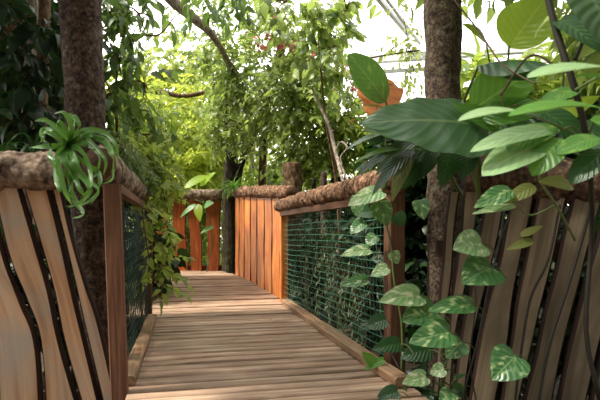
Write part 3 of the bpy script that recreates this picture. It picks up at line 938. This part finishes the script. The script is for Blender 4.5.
for i, (pts, rr, mt, lab) in enumerate((
        ([P(41, 300, 3.75), P(40, 150, 3.75), P(43, 60, 3.75), P(45, -30, 3.75)], [.05, .05, .045, .04], 'branch', 'thin red-brown tree stem in the shade, just left of the scaly trunk'),
        ([P(24, 300, 3.9), P(28, 150, 3.9), P(32, 40, 3.9), P(33, -30, 3.9)], [.06, .055, .05, .04], 'liana', 'pale grey thin tree stem in the shade behind the left log'),
        ([P(4, 300, 4.8), P(6, 150, 4.8), P(4, 40, 4.8), P(6, -30, 4.8)], [.05, .05, .05, .04], 'trunk_red', 'dark thin tree stem at the far left edge of the view'))):
    trunk('young_tree', pts, rr, M[mt], lab, 'tree', seed=i, n=12, seg=40)

# right upper middle
tree('tree', P(335, 330, 6.2), 'tree with larger drooping mid-green leaves, in front of the white sky right of centre', 'tree',
     [(318, 20, 5.8, 24, 22, .5, 24), (292, 2, 5.6, 44, 10, .5, 18), (332, 50, 5.8, 12, 20, .4, 12), (314, 66, 6, 14, 18, .4, 9), (336, 84, 6.2, 10, 14, .4, 6), (344, 4, 5.8, 12, 12, .3, 6)],
     'broad', 0.135, M['l_mid'], stems=[([P(340, 330, 6.4), P(338, 200, 6.3), P(326, 120, 6.1), P(318, 40, 5.9)], [.022, .02, .015, .008])], stem_mat=M['branch'], per=8, twig=.3, droop=.7, leafdroop=.7, up=.4)
tree('shrub', P(330, 300, 7.5), 'bushy green shrub behind the cut stumps and the right log rail', 'shrub',
     [(330, 120, 7.2, 24, 24, .5, 80), (352, 140, 7.4, 26, 24, .5, 90), (320, 160, 7.6, 30, 18, .5, 80), (375, 150, 7.4, 28, 30, .5, 80), (348, 105, 7.4, 14, 18, .4, 24), (268, 175, 9.5, 26, 14, .5, 60)],
     'ovate', 0.13, M['l_lime'], per=9, twig=.35, stems=[([P(345, 300, 7.5), P(345, 150, 7.5)], [.03, .015])])
tree('climbing_vine', P(392, 300, 6.8), 'sparse yellowish vine hanging in the white sky left of the straight trunk', 'vine',
     [(405, 40, 6.6, 14, 22, .3, 18), (416, 72, 6.6, 12, 22, .3, 18), (384, 96, 6.8, 14, 12, .3, 10), (398, 10, 6.6, 16, 8, .3, 6), (352, 70, 6.8, 8, 22, .3, 6)],
     'ovate', 0.10, M['l_back'], per=6, twig=.3, droop=.6, leafdroop=.6, bough=2, bsize=.005, stem_mat=M['vine'],
     stems=[([P(396, -30, 6.6), P(404, 20, 6.6), P(412, 60, 6.6), P(418, 110, 6.6)], [.005] * 4), ([P(370, 58, 6.8), P(392, 54, 6.7), P(420, 50, 6.6)], [.012, .012, .012])])
# right back: fresh green planting behind the big leaves
tree('shrub', P(520, 330, 5.6), 'bright green strap-leaved planting behind the big leaves, upper right', 'shrub',
     [(480, 95, 5.2, 26, 30, .4, 50), (560, 90, 5.4, 40, 36, .4, 70), (600, 60, 5.2, 30, 40, .4, 40), (520, 120, 5.2, 40, 20, .4, 50)],
     'narrow', 0.34, M['l_lime'], per=8, twig=.3, stems=[([P(520, 330, 5.6), P(520, 120, 5.4)], [.03, .015])])
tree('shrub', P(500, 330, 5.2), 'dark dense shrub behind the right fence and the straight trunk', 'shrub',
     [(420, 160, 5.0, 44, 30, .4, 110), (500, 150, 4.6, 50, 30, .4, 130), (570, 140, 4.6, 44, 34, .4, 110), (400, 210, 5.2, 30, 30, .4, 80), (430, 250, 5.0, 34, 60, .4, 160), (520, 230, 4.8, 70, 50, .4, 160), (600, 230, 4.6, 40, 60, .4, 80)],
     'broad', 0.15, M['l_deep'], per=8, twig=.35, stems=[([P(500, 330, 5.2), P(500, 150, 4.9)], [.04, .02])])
tree('shrub', P(540, 420, 3.7), 'low dark undergrowth added to darken the gaps between the right planks', 'shrub',  # added behind the right planks so bright background doesn't show in their gaps
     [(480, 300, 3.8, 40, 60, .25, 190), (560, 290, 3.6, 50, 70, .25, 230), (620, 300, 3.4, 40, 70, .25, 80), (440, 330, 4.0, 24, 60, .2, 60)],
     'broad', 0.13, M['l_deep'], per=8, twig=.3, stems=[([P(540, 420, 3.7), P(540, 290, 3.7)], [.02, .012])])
tree('shrub', P(30, 420, 3.8), 'low dark undergrowth added to darken the gaps between the left planks', 'shrub',  # added to block the bright ground and sky behind the left planks
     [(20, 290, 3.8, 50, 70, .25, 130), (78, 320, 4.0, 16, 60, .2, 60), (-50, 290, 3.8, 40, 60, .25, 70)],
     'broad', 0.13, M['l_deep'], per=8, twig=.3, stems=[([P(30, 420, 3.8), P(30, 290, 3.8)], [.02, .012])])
tree('shrub', P(410, 420, 3.2), 'small dark plant at the foot of the near right post beside the kerb', 'shrub',
     [(412, 386, 2.75, 16, 10, .1, 12), (440, 396, 2.75, 16, 10, .1, 12)],
     'broad', 0.08, M['l_dark'], per=5, twig=.12, bough=2, bsize=.003, stems=[([P(420, 420, 2.8), P(418, 390, 2.75)], [.006, .003])])
# behind the right netting
tree('shrub', P(345, 340, 6.5), 'dark undergrowth seen through the green netting', 'shrub',
     [(310, 250, 8.2, 30, 50, .6, 150), (345, 250, 7.2, 34, 60, .5, 200), (385, 270, 5.8, 34, 70, .4, 200), (420, 320, 5.0, 30, 60, .3, 110), (300, 215, 9.0, 40, 24, .5, 90)],
     'broad', 0.16, M['l_deep'], per=8, twig=.4, stems=[([P(345, 340, 6.5), P(345, 250, 6.4)], [.03, .02])])
tree('hanging_moss', P(330, 212, 6.4), 'pale strands of hanging foliage just behind the green netting', 'moss',
     [(318, 235, 6.3, 16, 26, .08, 22), (340, 250, 5.5, 20, 36, .08, 24), (304, 272, 6.5, 12, 20, .08, 14), (365, 270, 4.7, 20, 40, .08, 22), (330, 290, 5.7, 18, 14, .08, 14)],
     'narrow', 0.07, M['l_pale'], per=16, twig=.7, droop=3.0, leafdroop=2.0, bough=5, bsize=.007)
# bright planting behind the red planks, and far background
tree('shrub', P(190, 290, 11), 'sunlit pale green bush seen through the gaps of the red-brown planks', 'shrub',
     [(180, 240, 10.5, 40, 40, .6, 150), (210, 200, 10.5, 30, 18, .5, 60), (150, 240, 10.8, 20, 40, .5, 60)],
     'ovate', 0.16, M['l_lime'], per=9, twig=.4, stems=[([P(190, 290, 11), P(190, 230, 11)], [.03, .02])])
tree('hedge', P(250, 262, 19), 'far green hedge closing the background behind everything', 'hedge',
     [(60, 190, 18, 110, 50, 1.6, 300), (200, 190, 18, 80, 40, 1.6, 240), (330, 190, 18, 80, 40, 1.6, 240), (480, 170, 18, 110, 60, 1.6, 300), (150, 240, 17, 200, 30, 1.4, 200), (400, 240, 17, 200, 30, 1.4, 200)],
     'ovate', 0.40, M['l_back'], per=8, twig=.9, stems=[([P(250, 262, 19), P(250, 190, 18.5)], [.1, .05])])

# ------------------------------------------------------------------ greenhouse roof frame
gf = empty('greenhouse_frame', P(480, 262, 15)); tag(gf, 'white painted roof beams of the glasshouse against the bright sky', 'roof frame')
def beam(a, b, r):
    mb = MB(); a = Vector(a); b = Vector(b); d = (b - a); s = d.cross(Vector((0, 0, 1))).normalized(); w = s.cross(d).normalized()
    mb.box((a + b) / 2, s * r, d / 2, w * r); return mb.build('beam', M['beam'], gf, smooth=False)
beam(P(340, 62, 15), P(620, 42, 11), .10)
beam(P(350, 74, 15), P(620, 56, 11), .045)
beam(P(366, -16, 12), P(408, 34, 14), .05)
beam(P(372, -20, 12), P(420, 44, 14), .03)
beam(P(478, 262, 15.2), P(478, 50, 13.0), .09)

# ------------------------------------------------------------------ large foreground leaves
def stem(parent, pts, r, mat='vine_green', name='stem', n=24):
    mb = MB(); c = curve(pts, n); k = len(c)
    rad = r if not hasattr(r, '__len__') else [float(np.interp(i / (k - 1), np.linspace(0, 1, len(r)), r)) for i in range(k)]
    mb.tube(c, rad, n=8)
    return mb.build(name, M[mat], parent)


def L(parent, b, t, wpx, mat, D=None, nrm=(0, -.85, .5), **kw):
    if kw.get('kind') == 'heart': wpx *= 1.3
    """leaf with base b and tip t given as (px, py, D)"""
    B0 = P(*b); T0 = P(*t)
    return simple_leaf('leaf', B0, T0, wpx / F * (b[2] + t[2]) / 2, nrm, BL[mat], parent, **kw)


# glossy banana-like plant
p1 = empty('broad_leaved_plant', P(470, 200, 3.2)); tag(p1, 'plant with a huge dark glossy ribbed leaf arching left across the straight trunk', 'plant')
L(p1, (486, 126, 2.55), (360, 124, 2.35), 60, 'banana', sag=.10, fold=-.06, ripple=.025, nx=14, ny=36, kind='heart', lobe=.12, nrm=(0.15, -.85, .5), curl=-.06)
L(p1, (412, 132, 2.75), (346, 150, 2.5), 20, 'banana', sag=.15, fold=.1, nrm=(0, -.3, 1))
L(p1, (420, 142, 2.7), (358, 176, 2.6), 22, 'dark', sag=.2, nrm=(-.3, -.6, .6))
L(p1, (414, 150, 2.7), (372, 196, 2.6), 20, 'dark', sag=.15, nrm=(-.4, -.6, .4))
L(p1, (410, 156, 2.75), (392, 202, 2.65), 18, 'olive', sag=.1, nrm=(-.5, -.8, .2))
L(p1, (424, 150, 2.7), (352, 164, 2.6), 14, 'green', sag=.2, nrm=(-.1, -.5, .8))
L(p1, (505, 160, 2.6), (468, 122, 2.5), 24, 'banana', sag=.1)
for q in range(6):
    L(p1, (404 + q * 6, 146, 2.8), (376 + q * 9, 176 + (q * 7) % 16, 2.7), 15, 'dark', sag=.15, nrm=(-.3 + q * .1, -.8, .4))
for (b, t, w, mt) in (((436, 150, 2.8), (400, 190, 2.75), 22, 'dark'), ((450, 150, 2.8), (440, 188, 2.75), 24, 'dark'), ((470, 150, 2.75), (462, 180, 2.7), 24, 'dark'), ((500, 120, 2.8), (470, 160, 2.7), 30, 'dark'),
                      ((540, 110, 2.8), (590, 150, 2.7), 34, 'dark'), ((530, 120, 2.8), (500, 160, 2.7), 30, 'dark'), ((420, 140, 2.85), (382, 160, 2.8), 20, 'dark'), ((580, 120, 2.8), (610, 168, 2.7), 34, 'banana')):
    L(p1, b, t, w, mt, sag=.15, nrm=(random.uniform(-.4, .4), -.8, .4), kind='ovate')
stem(p1, [P(470, 200, 3.2), P(480, 170, 2.9), P(474, 146, 2.55)], [.014, .010])
stem(p1, [P(464, 200, 3.2), P(440, 160, 3.0), P(412, 134, 2.75)], [.014, .007])

# upright leaf with withered leaf
p2 = empty('upright_leaf_plant', P(384, 190, 3.2)); tag(p2, 'upright green leaf with a withered orange leaf behind it, against the white sky', 'plant')
L(p2, (386, 102, 2.9), (348, 54, 2.8), 36, 'yg', sag=.06, fold=.15, nx=10, ny=20, kind='plain', nrm=(.25, -.9, .1))
L(p2, (382, 78, 2.98), (374, 122, 2.95), 50, 'orange', sag=.1, fold=.2, ripple=.09, nx=12, ny=20, kind='ovate', nrm=(0, -1, .1))
L(p2, (390, 110, 2.86), (360, 106, 2.8), 12, 'green', sag=.1, nrm=(0, -.4, .8))
L(p2, (392, 116, 2.9), (422, 100, 2.9), 14, 'olive', sag=.1)
stem(p2, [P(384, 190, 3.2), P(396, 150, 3.0), P(386, 102, 2.9)], [.010, .006])
stem(p2, [P(384, 190, 3.2), P(386, 140, 3.02), P(382, 78, 2.98)], [.008, .004])

# sun-lit upper right
p3 = empty('backlit_leaf_plant', P(512, 190, 3.3)); tag(p3, 'tall plant with a broad yellow-green leaf glowing against the sky, upper right', 'plant')
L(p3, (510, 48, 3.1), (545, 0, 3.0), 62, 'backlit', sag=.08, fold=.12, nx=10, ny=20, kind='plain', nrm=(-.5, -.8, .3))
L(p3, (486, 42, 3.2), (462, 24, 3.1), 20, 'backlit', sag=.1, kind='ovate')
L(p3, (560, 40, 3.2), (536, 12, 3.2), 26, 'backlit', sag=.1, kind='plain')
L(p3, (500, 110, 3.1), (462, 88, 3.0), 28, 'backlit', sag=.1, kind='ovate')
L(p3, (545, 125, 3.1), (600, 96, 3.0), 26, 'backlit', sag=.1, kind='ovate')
stem(p3, [P(512, 190, 3.3), P(506, 110, 3.2), P(509, 46, 3.1)], [.012, .006])
stem(p3, [P(512, 190, 3.3), P(498, 110, 3.25), P(486, 42, 3.2)], [.010, .005])
stem(p3, [P(512, 190, 3.3), P(560, 100, 3.25), P(560, 40, 3.2)], [.010, .005])

p4 = empty('arching_leaf_plant', P(480, 200, 2.9)); tag(p4, 'plant with a wide curled leaf, dark above and bright green below, right cluster', 'plant')
L(p4, (478, 66, 2.5), (556, 66, 2.2), 40, 'dark', sag=.14, fold=-.3, nx=12, ny=24, kind='plain', nrm=(.1, -.25, 1), curl=-.3)
L(p4, (472, 110, 2.55), (540, 66, 2.45), 56, 'green', sag=.1, fold=.15, nx=12, ny=22, kind='ovate', nrm=(.2, -.9, .2))
L(p4, (480, 118, 2.5), (556, 108, 2.4), 40, 'green', sag=.1, nrm=(0, -.8, .5), kind='ovate')
L(p4, (500, 130, 2.5), (452, 104, 2.5), 30, 'green', sag=.1, nrm=(0, -.8, .5), kind='ovate')
stem(p4, [P(480, 200, 2.9), P(474, 150, 2.7), P(472, 110, 2.55)], [.012, .008])
stem(p4, [P(480, 200, 2.9), P(462, 120, 2.75), P(478, 66, 2.5)], [.012, .006])
stem(p4, [P(446, -10, 2.5), P(478, 30, 2.4), P(500, 62, 2.3), P(520, 76, 2.25), P(536, 84, 2.2)], [.004, .004], 'vine', 'aerial_root')
stem(p4, [P(510, 82, 2.3), P(502, 96, 2.3), P(506, 108, 2.3), P(518, 104, 2.3)], [.003, .003], 'vine', 'aerial_root')

p5 = empty('climbing_philodendron', P(600, 330, 2.4)); tag(p5, 'thick-stemmed climber with pale shiny near leaves spreading from the right edge', 'plant')
stem(p5, [P(600, 400, 2.45), P(586, 330, 2.45), P(592, 230, 2.4), P(588, 150, 2.0), P(575, 90, 1.9), P(556, 30, 1.9), P(544, -20, 1.9)], [.012, .012, .012, .013, .014, .013], 'vine_dark')
stem(p5, [P(575, 60, 1.9), P(590, 30, 1.9), P(620, 10, 1.9)], [.008, .006], 'vine_dark')
stem(p5, [P(562, 70, 1.9), P(530, 56, 1.95), P(500, 96, 2.0)], [.005, .005], 'vine')
L(p5, (612, 68, 1.45), (527, 78, 1.35), 36, 'pale', sag=.10, fold=.08, nx=10, ny=20, kind='plain', nrm=(0, -.5, 1))
L(p5, (650, 92, 1.4), (574, 76, 1.4), 30, 'green', sag=.10, nrm=(0, -.5, 1), kind='plain')
L(p5, (608, 110, 1.5), (508, 116, 1.4), 34, 'green', sag=.12, nrm=(0, -.5, 1), kind='plain', nx=10, ny=20)
L(p5, (524, 112, 1.6), (458, 121, 1.5), 24, 'pale', sag=.12, nrm=(0, -.5, 1), kind='plain')
L(p5, (584, -16, 1.8), (612, 56, 1.7), 62, 'dark', sag=.1, fold=.12, kind='heart', lobe=.15, nrm=(.2, -1, .2))
L(p5, (560, 20, 1.9), (600, 52, 1.8), 26, 'dark', sag=.1, kind='heart', lobe=.15)
for (b, t, w, mt) in (((560, 130, 1.9), (470, 152, 1.8), 26, 'pale'), ((556, 126, 1.9), (506, 152, 1.85), 30, 'yg'), ((548, 142, 1.9), (482, 176, 1.8), 40, 'pale'),
                      ((562, 138, 1.85), (532, 176, 1.8), 30, 'green'), ((590, 120, 1.7), (640, 140, 1.7), 34, 'green'), ((600, 138, 1.8), (556, 154, 1.8), 26, 'yg'),
                      ((606, 150, 1.8), (570, 184, 1.8), 28, 'dark'), ((580, 90, 1.9), (540, 104, 1.9), 22, 'yg')):
    L(p5, b, t, w, mt, sag=.12, fold=.12, kind='plain', nrm=(0, -.7, .8))
for pts in ([P(588, 150, 2.0), P(575, 128, 1.9), P(560, 130, 1.9)], [P(590, 160, 2.0), P(570, 150, 1.9), P(552, 136, 1.88)], [P(586, 140, 2.0), P(600, 110, 1.7), P(606, 112, 1.5)], [P(575, 90, 1.9), P(600, 76, 1.6), P(612, 70, 1.45)], [P(586, 140, 2.0), P(540, 118, 1.8), P(520, 112, 1.6)]):
    stem(p5, pts, [.005, .004], 'vine_green', 'petiole')

# heart-leaved vine hanging in front of the right planks
p6 = empty('pothos_vine', P(470, 330, 2.7)); tag(p6, 'heart-leaved vine with marbled leaves hanging in front of the right planks', 'vine')
for pts, r in (([P(505, 205, 2.7), P(500, 240, 2.65), P(488, 290, 2.6), P(478, 340, 2.6), P(462, 400, 2.6), P(455, 430, 2.6)], .006),
               ([P(560, 205, 2.55), P(548, 260, 2.55), P(530, 300, 2.6), P(520, 360, 2.6), P(512, 430, 2.6)], .007),
               ([P(478, 200, 2.7), P(470, 260, 2.65), P(476, 300, 2.6), P(470, 360, 2.6), P(480, 420, 2.6)], .004),
               ([P(592, 205, 2.45), P(570, 280, 2.5), P(548, 350, 2.5), P(534, 430, 2.5)], .008),
               ([P(520, 190, 2.4), P(512, 210, 2.45), P(500, 240, 2.5), P(492, 262, 2.5)], .003)):
    stem(p6, pts, r, 'vine_dark')
HV = [((482, 244, 2.5), (453, 250, 2.45), 27, 'pothos_pale'), ((492, 268, 2.5), (462, 284, 2.42), 32, 'pothos'),
      ((420, 296, 2.6), (379, 302, 2.5), 21, 'pothos_pale'), ((436, 312, 2.6), (402, 322, 2.5), 28, 'pothos'), ((472, 305, 2.5), (428, 311, 2.45), 17, 'pothos'),
      ((450, 333, 2.45), (409, 343, 2.4), 24, 'pothos'), ((516, 356, 2.45), (492, 380, 2.4), 30, 'pothos'), ((426, 377, 2.45), (402, 384, 2.4), 14, 'pothos_pale'),
      ((444, 369, 2.5), (430, 374, 2.5), 12, 'pothos_pale'), ((462, 342, 2.5), (446, 358, 2.5), 18, 'pothos'), ((400, 344, 2.8), (372, 350, 2.75), 14, 'dark'),
      ((452, 392, 2.45), (440, 404, 2.4), 14, 'pothos'), ((430, 350, 2.7), (400, 358, 2.7), 18, 'dark'), ((398, 392, 2.6), (376, 400, 2.6), 14, 'dark')]
for b, t, w, mt in HV:
    lf = L(p6, b, t, w, mt, sag=.14, fold=.26, kind='heart', lobe=.14, nrm=(-.15 + random.uniform(-.2, .2), -.8, .6), curl=-.05)
    q = P(b[0] + 14, b[1] + 10, 2.6)
    mdl = (P(*b) + q) / 2 + Vector((0, 0, .02))
    stem(lf, [q, mdl, P(*b)], .0028, 'vine_green', 'petiole', n=10)
for (b, t, w, mt) in (((534, 240, 2.3), (506, 250, 2.3), 11, 'olive'), ((520, 236, 2.3), (543, 226, 2.3), 9, 'olive')):
    L(p6, b, t, w, mt, sag=.1, kind='ovate')

p7 = empty('pothos_vine', P(540, 230, 2.2)); tag(p7, 'marbled leaves in the shade just below the pale shiny leaves, over the right bark log', 'vine')
stem(p7, [P(575, 240, 2.3), P(556, 205, 2.15), P(540, 180, 2.1), P(536, 150, 2.1)], [.006, .005], 'vine_green')
stem(p7, [P(556, 205, 2.15), P(530, 215, 2.2), P(512, 200, 2.15)], [.004, .003], 'vine_green')
for (b, t, w, mt) in (((512, 190, 2.1), (474, 208, 2.05), 24, 'pothos'), ((516, 206, 2.12), (472, 214, 2.1), 11, 'pothos_pale'), ((535, 186, 2.1), (503, 204, 2.1), 18, 'olive'), ((572, 186, 2.1), (538, 182, 2.05), 22, 'olive')):
    L(p7, b, t, w, mt, sag=.1, fold=.12, kind='ovate', lobe=.08, nrm=(0, -.8, .6))

# heart-leaved vine on the right netting
p8 = empty('pothos_vine', P(385, 330, 3.3)); tag(p8, 'marbled-leaf vine climbing the near end of the green netting', 'vine')
stem(p8, [P(400, 400, 3.0), P(402, 330, 3.05), P(394, 280, 3.05), P(390, 240, 3.1), P(380, 205, 3.1), P(372, 190, 3.1)], [.007, .006, .005], 'vine_green')
stem(p8, [P(400, 370, 3.0), P(380, 330, 3.3), P(372, 290, 3.4), P(364, 240, 3.5), P(370, 200, 3.4)], [.005, .004], 'vine_dark')
for b, t, w, mt in (((382, 192, 3.1), (348, 206, 3.05), 17, 'pothos_pale'), ((370, 250, 3.3), (341, 256, 3.25), 12, 'pothos_pale'), ((378, 202, 3.1), (388, 226, 3.1), 17, 'pothos'),
                    ((364, 222, 3.4), (350, 234, 3.4), 12, 'pothos'), ((388, 268, 3.2), (371, 276, 3.2), 12, 'pothos_pale'), ((368, 280, 3.3), (340, 286, 3.3), 11, 'pothos'),
                    ((420, 200, 3.0), (424, 220, 2.95), 13, 'pothos'), ((392, 252, 3.1), (398, 264, 3.1), 10, 'pothos_pale'), ((376, 236, 3.3), (366, 246, 3.3), 12, 'pothos'),
                    ((396, 214, 3.05), (404, 226, 3.05), 12, 'dark'), ((372, 212, 3.4), (354, 214, 3.4), 14, 'dark'), ((386, 320, 3.1), (364, 328, 3.1), 14, 'dark'),
                    ((374, 364, 3.0), (362, 352, 3.0), 9, 'green'), ((384, 360, 3.0), (364, 370, 3.0), 7, 'green'), ((360, 196, 3.2), (356, 216, 3.2), 14, 'pothos')):
    lf = L(p8, b, t, w, mt, sag=.10, fold=.16, kind='heart', lobe=.12, nrm=(-.3 + random.uniform(-.2, .2), -.8, .6))
    stem(lf, [P(b[0] + 8, b[1] + 6, b[2] + .04), P(*b)], .0022, 'vine_green', 'petiole', n=6)

# small pale leaves before the red planks
p9 = empty('young_shrub', P(196, 215, 8.6)); tag(p9, 'few broad lime leaves on a stem in front of the red-brown planks', 'plant')
for b, t, w, mt in (((196, 204, 8.4), (180, 218, 8.4), 7, 'green'), ((198, 204, 8.4), (200, 222, 8.3), 10, 'backlit'), ((204, 206, 8.4), (214, 203, 8.3), 11, 'green'), ((214, 226, 8.4), (200, 234, 8.3), 6, 'green'),
                    ((206, 176, 9.6), (182, 190, 9.5), 12, 'backlit'), ((200, 186, 9.6), (216, 172, 9.5), 11, 'backlit')):
    L(p9, b, t, w, mt, sag=.1, kind='ovate', nrm=(-.2, -.8, .6))
stem(p9, [P(206, 276, 8.7), P(212, 240, 8.5), P(204, 206, 8.4), P(196, 200, 8.4)], [.010, .006])


# ------------------------------------------------------------------ spider plants
def strap_plant(name, c, n, length, width, label, seed, spread=(-180, 180), up=(15, 75), mat='strap', droop=1.0, front=0.0):
    rg = random.Random(seed)
    t = empty(name, c); tag(t, label, 'plant')
    for k in range(n):
        az = math.radians(spread[0] + (spread[1] - spread[0]) * (k + rg.random()) / n)
        el = math.radians(rg.uniform(*up))
        d = Vector((math.cos(az) * math.cos(el), math.sin(az) * math.cos(el), math.sin(el)))
        d.y -= front; d.normalize()
        Ln = length * rg.uniform(.6, 1.25); m = 22
        p = Vector(c) + d * .01; V = []; UVs = []
        curl = rg.uniform(-1, 1) * 2.0
        for j in range(m + 1):
            s = j / m
            side = d.cross(Vector((0, 0, 1)))
            side = side.normalized() if side.length > .1 else Vector((1, 0, 0))
            nn = side.cross(d).normalized()
            w = width * (1.1 - .2 * s) * (1 - s ** 4) * .5 + .0006
            for q, sg in enumerate((-1, 0, 1)):
                V.append(p + side * sg * w + nn * (0.35 * w * abs(sg))); UVs.append((sg, s))
            d = (d + Vector((0, 0, -1)) * droop * (4.2 / m) * (.35 + .65 * s) + side * curl * (1.6 / m) * s + Vector((rg.gauss(0, .03), rg.gauss(0, .03), 0))).normalized()
            if s > .65 and d.z < -.6: d = (d + (side * curl * 2 + Vector((0, -.2, .9))) * (3.2 / m)).normalized()
            p = p + d * Ln / m
        Fc = [(j * 3 + i, j * 3 + i + 1, j * 3 + i + 4, j * 3 + i + 3) for j in range(m) for i in range(2)]
        mb = MB(); mb.add(V, Fc, UVs); mb.build('leaf', BL[mat], t)
    return t


sp = empty('spider_plant', P(68.5, 146, 2.50)); tag(sp, 'large spider plant with curling striped leaves on the left bark log', 'plant')
ARCS = [[(200, 105), (150, 68), (115, 70)], [(180, 110), (145, 100), (140, 125), (152, 142)], [(235, 90), (215, 45), (180, 45)], [(250, 90), (242, 55), (205, 42)],
        [(160, 155), (95, 160)], [(180, 160), (170, 190), (205, 240), (265, 290), (285, 330)], [(215, 200), (250, 260), (265, 300), (300, 330)],
        [(190, 190), (215, 300), (240, 350)], [(260, 110), (310, 98), (350, 120)], [(280, 125), (340, 130), (375, 180), (380, 230), (375, 265), (340, 280)],
        [(280, 145), (320, 165), (335, 200), (320, 250), (290, 270)], [(260, 190), (325, 235), (335, 280), (310, 330), (270, 350), (215, 355)],
        [(240, 210), (265, 250), (300, 300), (270, 340), (225, 360)], [(300, 120), (370, 160), (400, 190)], [(200, 130), (150, 110), (135, 145)],
        [(230, 230), (250, 330), (280, 380), (240, 395)], [(205, 210), (200, 280), (260, 340)], [(270, 165), (300, 220), (300, 290), (265, 330)],
        [(190, 120), (165, 85)], [(290, 105), (345, 110), (385, 150), (395, 210)], [(235, 190), (240, 260), (225, 330)], [(222, 110), (196, 72), (188, 96)],
        [(250, 200), (290, 260), (330, 300), (300, 350)], [(200, 180), (185, 230), (200, 300), (230, 310)], [(240, 60), (262, 80), (256, 110)], [(265, 120), (300, 140), (350, 200), (345, 250)]]
for k, arc in enumerate(ARCS):
    m = len(arc); dp = 0.05 + 0.10 * ((k * 7) % 5) / 5
    pts = [P(68.5, 146, 2.50)]
    for q, (ax, ay) in enumerate(arc):
        t = (q + 1) / m
        pts.append(P(ax / 3.333, 100 + ay / 3.333, 2.50 - dp * math.sin(t * 2.4) - (0.06 if ay > 170 else 0) + (0.03 if q % 2 else -0.03) * (m > 3)))
    c = curve(pts, 26); V = []; UVs = []
    hint = Vector((0.35 * math.sin(k), -1, 0.5)).normalized()
    for q, p in enumerate(c):
        t = q / 26
        d = (c[min(q + 1, 26)] - c[max(q - 1, 0)]).normalized()
        h2 = (hint + Vector((math.sin(k + t * 3) * .8, 0, math.cos(k * 2 + t * 4) * .6))).normalized()
        side = d.cross(h2).normalized(); nn = side.cross(d)
        w = 0.0145 * (1 - t ** 3.0) * min(1, .55 + t * 3) + .0005
        for sg in (-1, 0, 1):
            V.append(p + side * sg * w + nn * (.4 * w * abs(sg))); UVs.append((sg, t))
    mb = MB(); mb.add(V, [(q * 3 + i, q * 3 + i + 1, q * 3 + i + 4, q * 3 + i + 3) for q in range(26) for i in range(2)], UVs)
    mb.build('leaf', BL['strap'], sp)
strap_plant('spider_plant', P(234, 188, 7.95), 70, .34, .012, 'small grassy air plant on the dark trunk between the far log rails', 8, up=(-10, 70), droop=.8, mat='green')
strap_plant('spider_plant', P(34, 156, 3.05), 14, .40, .018, 'dim arching grassy plant behind the left bark log', 12, up=(20, 70), mat='dark', droop=1.6)

# fallen leaves on the boards and by the kerb
spots = [(300, 300, 6.0)]
for k in range(16):
    u_ = random.uniform(3.2, 5.9)
    p = UV2(u_, VR + 0.13 + random.uniform(-.015, .02), 0.012 if True else 0)
    p.z = 0.0
    a = random.uniform(0, 6.3)
    o = simple_leaf('fallen_leaf', p + Vector((0, 0, .006)), p + Vector((math.cos(a) * .045, math.sin(a) * .045, .02)), .025, (0, 0, 1), M['litter'], None, nx=4, ny=6, curl=.2)
    tag(o, 'dry orange fallen leaf lying between the right kerb and the netting', 'leaf', 'fallen leaves along the kerb')
for (px, py, where) in ((183, 316, 'left of the middle of the boards, upper one of two close together'), (178, 321, 'left of the middle of the boards, lower one of two close together'), (246, 317, 'on the boards, leftmost of three near the netting'),
                        (270, 321, 'on the boards, nearest of three beside the netting'), (288, 358, 'alone on the nearer right half of the boards'), (160, 314, 'beside the end of the left kerb')):
    D = .85 * F / (py - 233); a = random.uniform(0, 6.3)
    p = P(px, py, D); p.z = .006
    o = simple_leaf('fallen_leaf', p, p + Vector((math.cos(a) * .04, math.sin(a) * .04, .008)), .022, (0, 0, 1), M['litter'], None, nx=4, ny=6)
    tag(o, 'brown fallen leaf ' + where, 'leaf', 'fallen leaves on the boards')
print('LEAVES', TOTAL)
